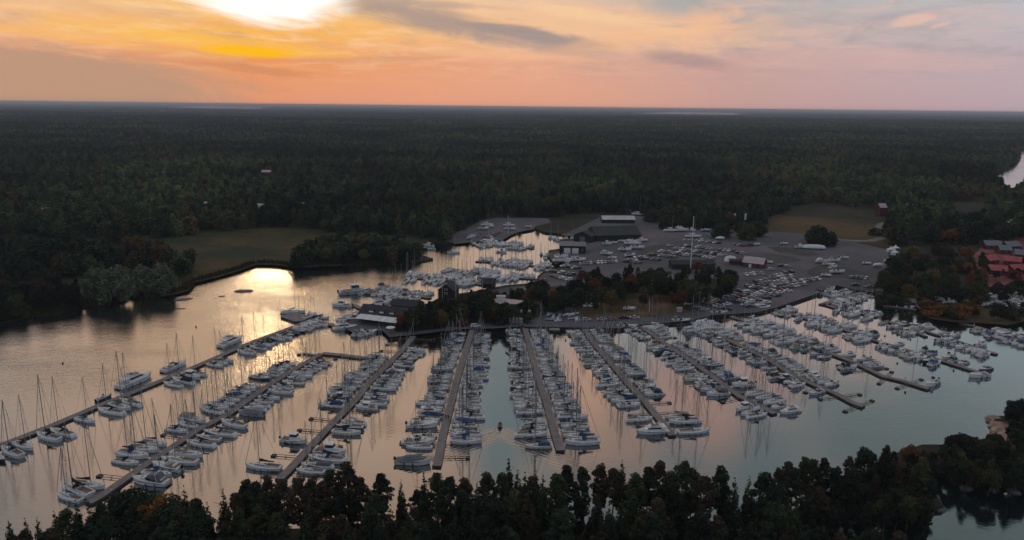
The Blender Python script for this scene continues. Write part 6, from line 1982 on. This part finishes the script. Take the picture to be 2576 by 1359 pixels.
# row of white garage-like bollards along the quay road
b0 = MB(); b0.box(-.45, .45, -.35, .35, 0, 2.1, ROOFP); b0.box(-.5, .5, -.4, .4, 2.1, 2.25, WHITE)
B0 = b0.data('beach_hut')
for i, (px, py) in enumerate([(1268, 811), (1284, 812), (1292, 812), (1300, 812), (1308, 812), (1312, 813)]):
    tag(link('service_box', B0, loc=(*at(px, py, LZ + .08), LZ + .02)), f"upright pinkish service box on the quay by the fifth pier, {nth(i + 1)} from left", 'box', 'service boxes above the fifth pier')
for i, (px, py) in enumerate([(1705, 785), (1709, 785), (1713, 785)]):
    tag(link('service_box', B0, loc=(*at(px, py, LZ + .08), LZ + .02)), f"small upright pinkish service box near the quay car park, {nth(i + 1)} from left", 'box', 'service boxes by the slope')
# dinghies and trailers by the quay
for i, (px, py, r1) in enumerate([(1382, 806, 0), (1392, 800, 80), (1398, 806, 85), (1403, 806, 88), (1408, 805, 92), (1386, 795, 30), (1398, 793, 70), (1408, 795, 80), (1440, 804, 10), (1450, 806, 80), (1456, 804, 85), (1438, 795, 40), (1446, 792, 10), (1425, 795, 30), (1384, 789, 60)]):
    o = empty('beached_dinghy', (*at(px, py, LZ), LZ + .30), R(r1)); tag(o, f"small pale dinghy stored upside on the quay between two piers, {nth(i + 1)} of the cluster", 'dinghy', 'dinghies stored on the quay')
    link('hull', MOTS[7][2]['hull'], o, HULLC['white'] if i % 3 else HULLC['pale blue']).scale = (.72,) * 3
    link('cover', MOTS[9][2]['tarpaulin'], o, CANC['white'] if i % 2 else CANC['grey']).scale = (.6, .62, .6)
# quay wall and coping
for nm, pts, lab in [('quay_wall', [(1318, 821.5), (1463, 823.5), (1558, 825.5), (1608, 816.5), (1733, 806.5), (1788, 792.5), (1900, 785.5), (1949, 773.5), (2059, 736.5), (2104, 718.5), (2147, 728.5), (2199, 735.5)], 'long dark timber quay wall from the fifth pier to the corner of the basin'),]:
    o = empty(nm); tag(o, lab, 'quay wall')
    line = [at(*p, LZ) for p in pts]
    line = [(a, b_ - .25) for a, b_ in line]
    link('wall', deck_mesh(line, .55, -.6, LZ + .12, CONC, WALLD).data('quay_wall'), o)
# rocks in the bay and on the shores
def rock(px, py, L_, W_, H_, rot, label, m=ROCK, z=0.0, seed=0, group=None):
    b = MB(); V, F = [], []
    nu, nv = 14, 5
    for j in range(nv + 1):
        ph_ = (j / nv) * math.pi / 2
        for i in range(nu):
            a = 2 * math.pi * i / nu
            k = 1 + .35 * noise.noise(Vector((math.cos(a) * 1.7 + seed, math.sin(a) * 1.7, j * .5)))
            V.append((L_ / 2 * k * math.cos(a) * math.cos(ph_) ** .7, W_ / 2 * k * math.sin(a) * math.cos(ph_) ** .7, H_ * math.sin(ph_) * (1 + .3 * noise.noise(Vector((i * .9, seed, j)))) - .25))
    for j in range(nv):
        for i in range(nu): F.append((j * nu + i, j * nu + (i + 1) % nu, (j + 1) * nu + (i + 1) % nu, (j + 1) * nu + i))
    F.append(tuple(nv * nu + i for i in range(nu)))
    b.add(V, F, m)
    o = link('rock', b.data('rock'), loc=(*at(px, py, z), z), rz=R(rot))
    return tag(o, label, 'rock', group)


rock(613, 733, 10, 5.5, .9, 12, 'long low rock in the bay below the sun glitter', seed=1)
rock(557, 746, 4.5, 2.5, .5, 15, 'tiny low rock left of the long one in the bay', seed=2)
rock(541, 751, 3.5, 1.2, .3, 20, 'smallest sliver of rock in the bay', seed=3)
rock(461, 754, 9.5, 6, .6, 25, 'low dark rock near the reed shore, upper of the two', seed=4)
rock(453, 777, 6.5, 3.2, .4, 10, 'low dark rock near the reed shore, lower of the two', seed=5)
for i, (px, py, s_) in enumerate([(2500, 1057, 6), (2508, 1074, 6), (2516, 1090, 7), (2530, 1102, 7), (2545, 1115, 7), (2558, 1128, 8), (2496, 1106, 4), (2572, 1143, 8), (2524, 1082, 6), (2540, 1095, 6)]):
    rock(px, py, s_ * .9, s_ * .8, 1.6 + .1 * i, 37 * i, f"pinkish granite shore rock at the right, {nth(i + 1)} going down the shore", ROCKP, .1, seed=i + 9, group='pink shore rocks')
for i, (px, py, s_) in enumerate([(2352, 1128, 6), (2330, 1131, 5), (2368, 1134, 6), (2340, 1210, 4), (2335, 1232, 5), (2350, 1250, 5), (2362, 1280, 6), (2330, 1292, 6), (2290, 1295, 5), (2140, 1305, 6), (2170, 1298, 5), (2430, 1228, 6), (2500, 1232, 5), (2550, 1236, 6), (2105, 1330, 5)]):
    rock(px, py, s_ * .62, s_ * .46, .9, 51 * i, f"grey shore rock around the small channel, {nth(i + 1)} from the point", ROCK, .1, seed=i + 31, group='grey channel rocks')
# mooring buoys
bm = MB(); bm.tube((0, 0, -.2), (0, 0, .45), .38, .28, BLACK, 8); bm.tube((0, 0, .45), (0, 0, .75), .06, .06, BLACK, 5)
BM = bm.data('buoy')
for i, (px, py) in enumerate([(2257, 844), (2290, 855), (2298, 887), (2257, 915), (2227, 889), (2277, 988), (2399, 933), (1952, 845), (2226, 846), (1976, 898), (1977, 955), (2167, 1030), (1423, 857), (158, 915), (493, 823), (2330, 872), (1605, 930), (1760, 960)]):
    tag(link('mooring_buoy', BM, loc=(*at(px, py), 0)), f"small dark mooring buoy floating among the piers, {nth(i + 1)} of them", 'buoy', 'dark mooring buoys')

# ---------------------------------------------------------------- haze
hz = MB(); hz.box(-40100, 40100, -1500, 40100, -2, 102, BLACK)
hm = bpy.data.meshes.new('haze')
hm.from_pydata(hz.v, [], hz.f)
vm = bpy.data.materials.new('haze_air'); vm.use_nodes = True
t = NT(vm.node_tree)
pv_ = t.n('ShaderNodeVolumePrincipled')
pv_.inputs['Color'].default_value = (.74, .82, .92, 1)
pv_.inputs['Density'].default_value = HAZE
pv_.inputs['Anisotropy'].default_value = 0.0
t.t.links.new(pv_.outputs[0], t.n('ShaderNodeOutputMaterial').inputs['Volume'])
hm.materials.append(vm)
tag(link('haze', hm), kind='stuff')
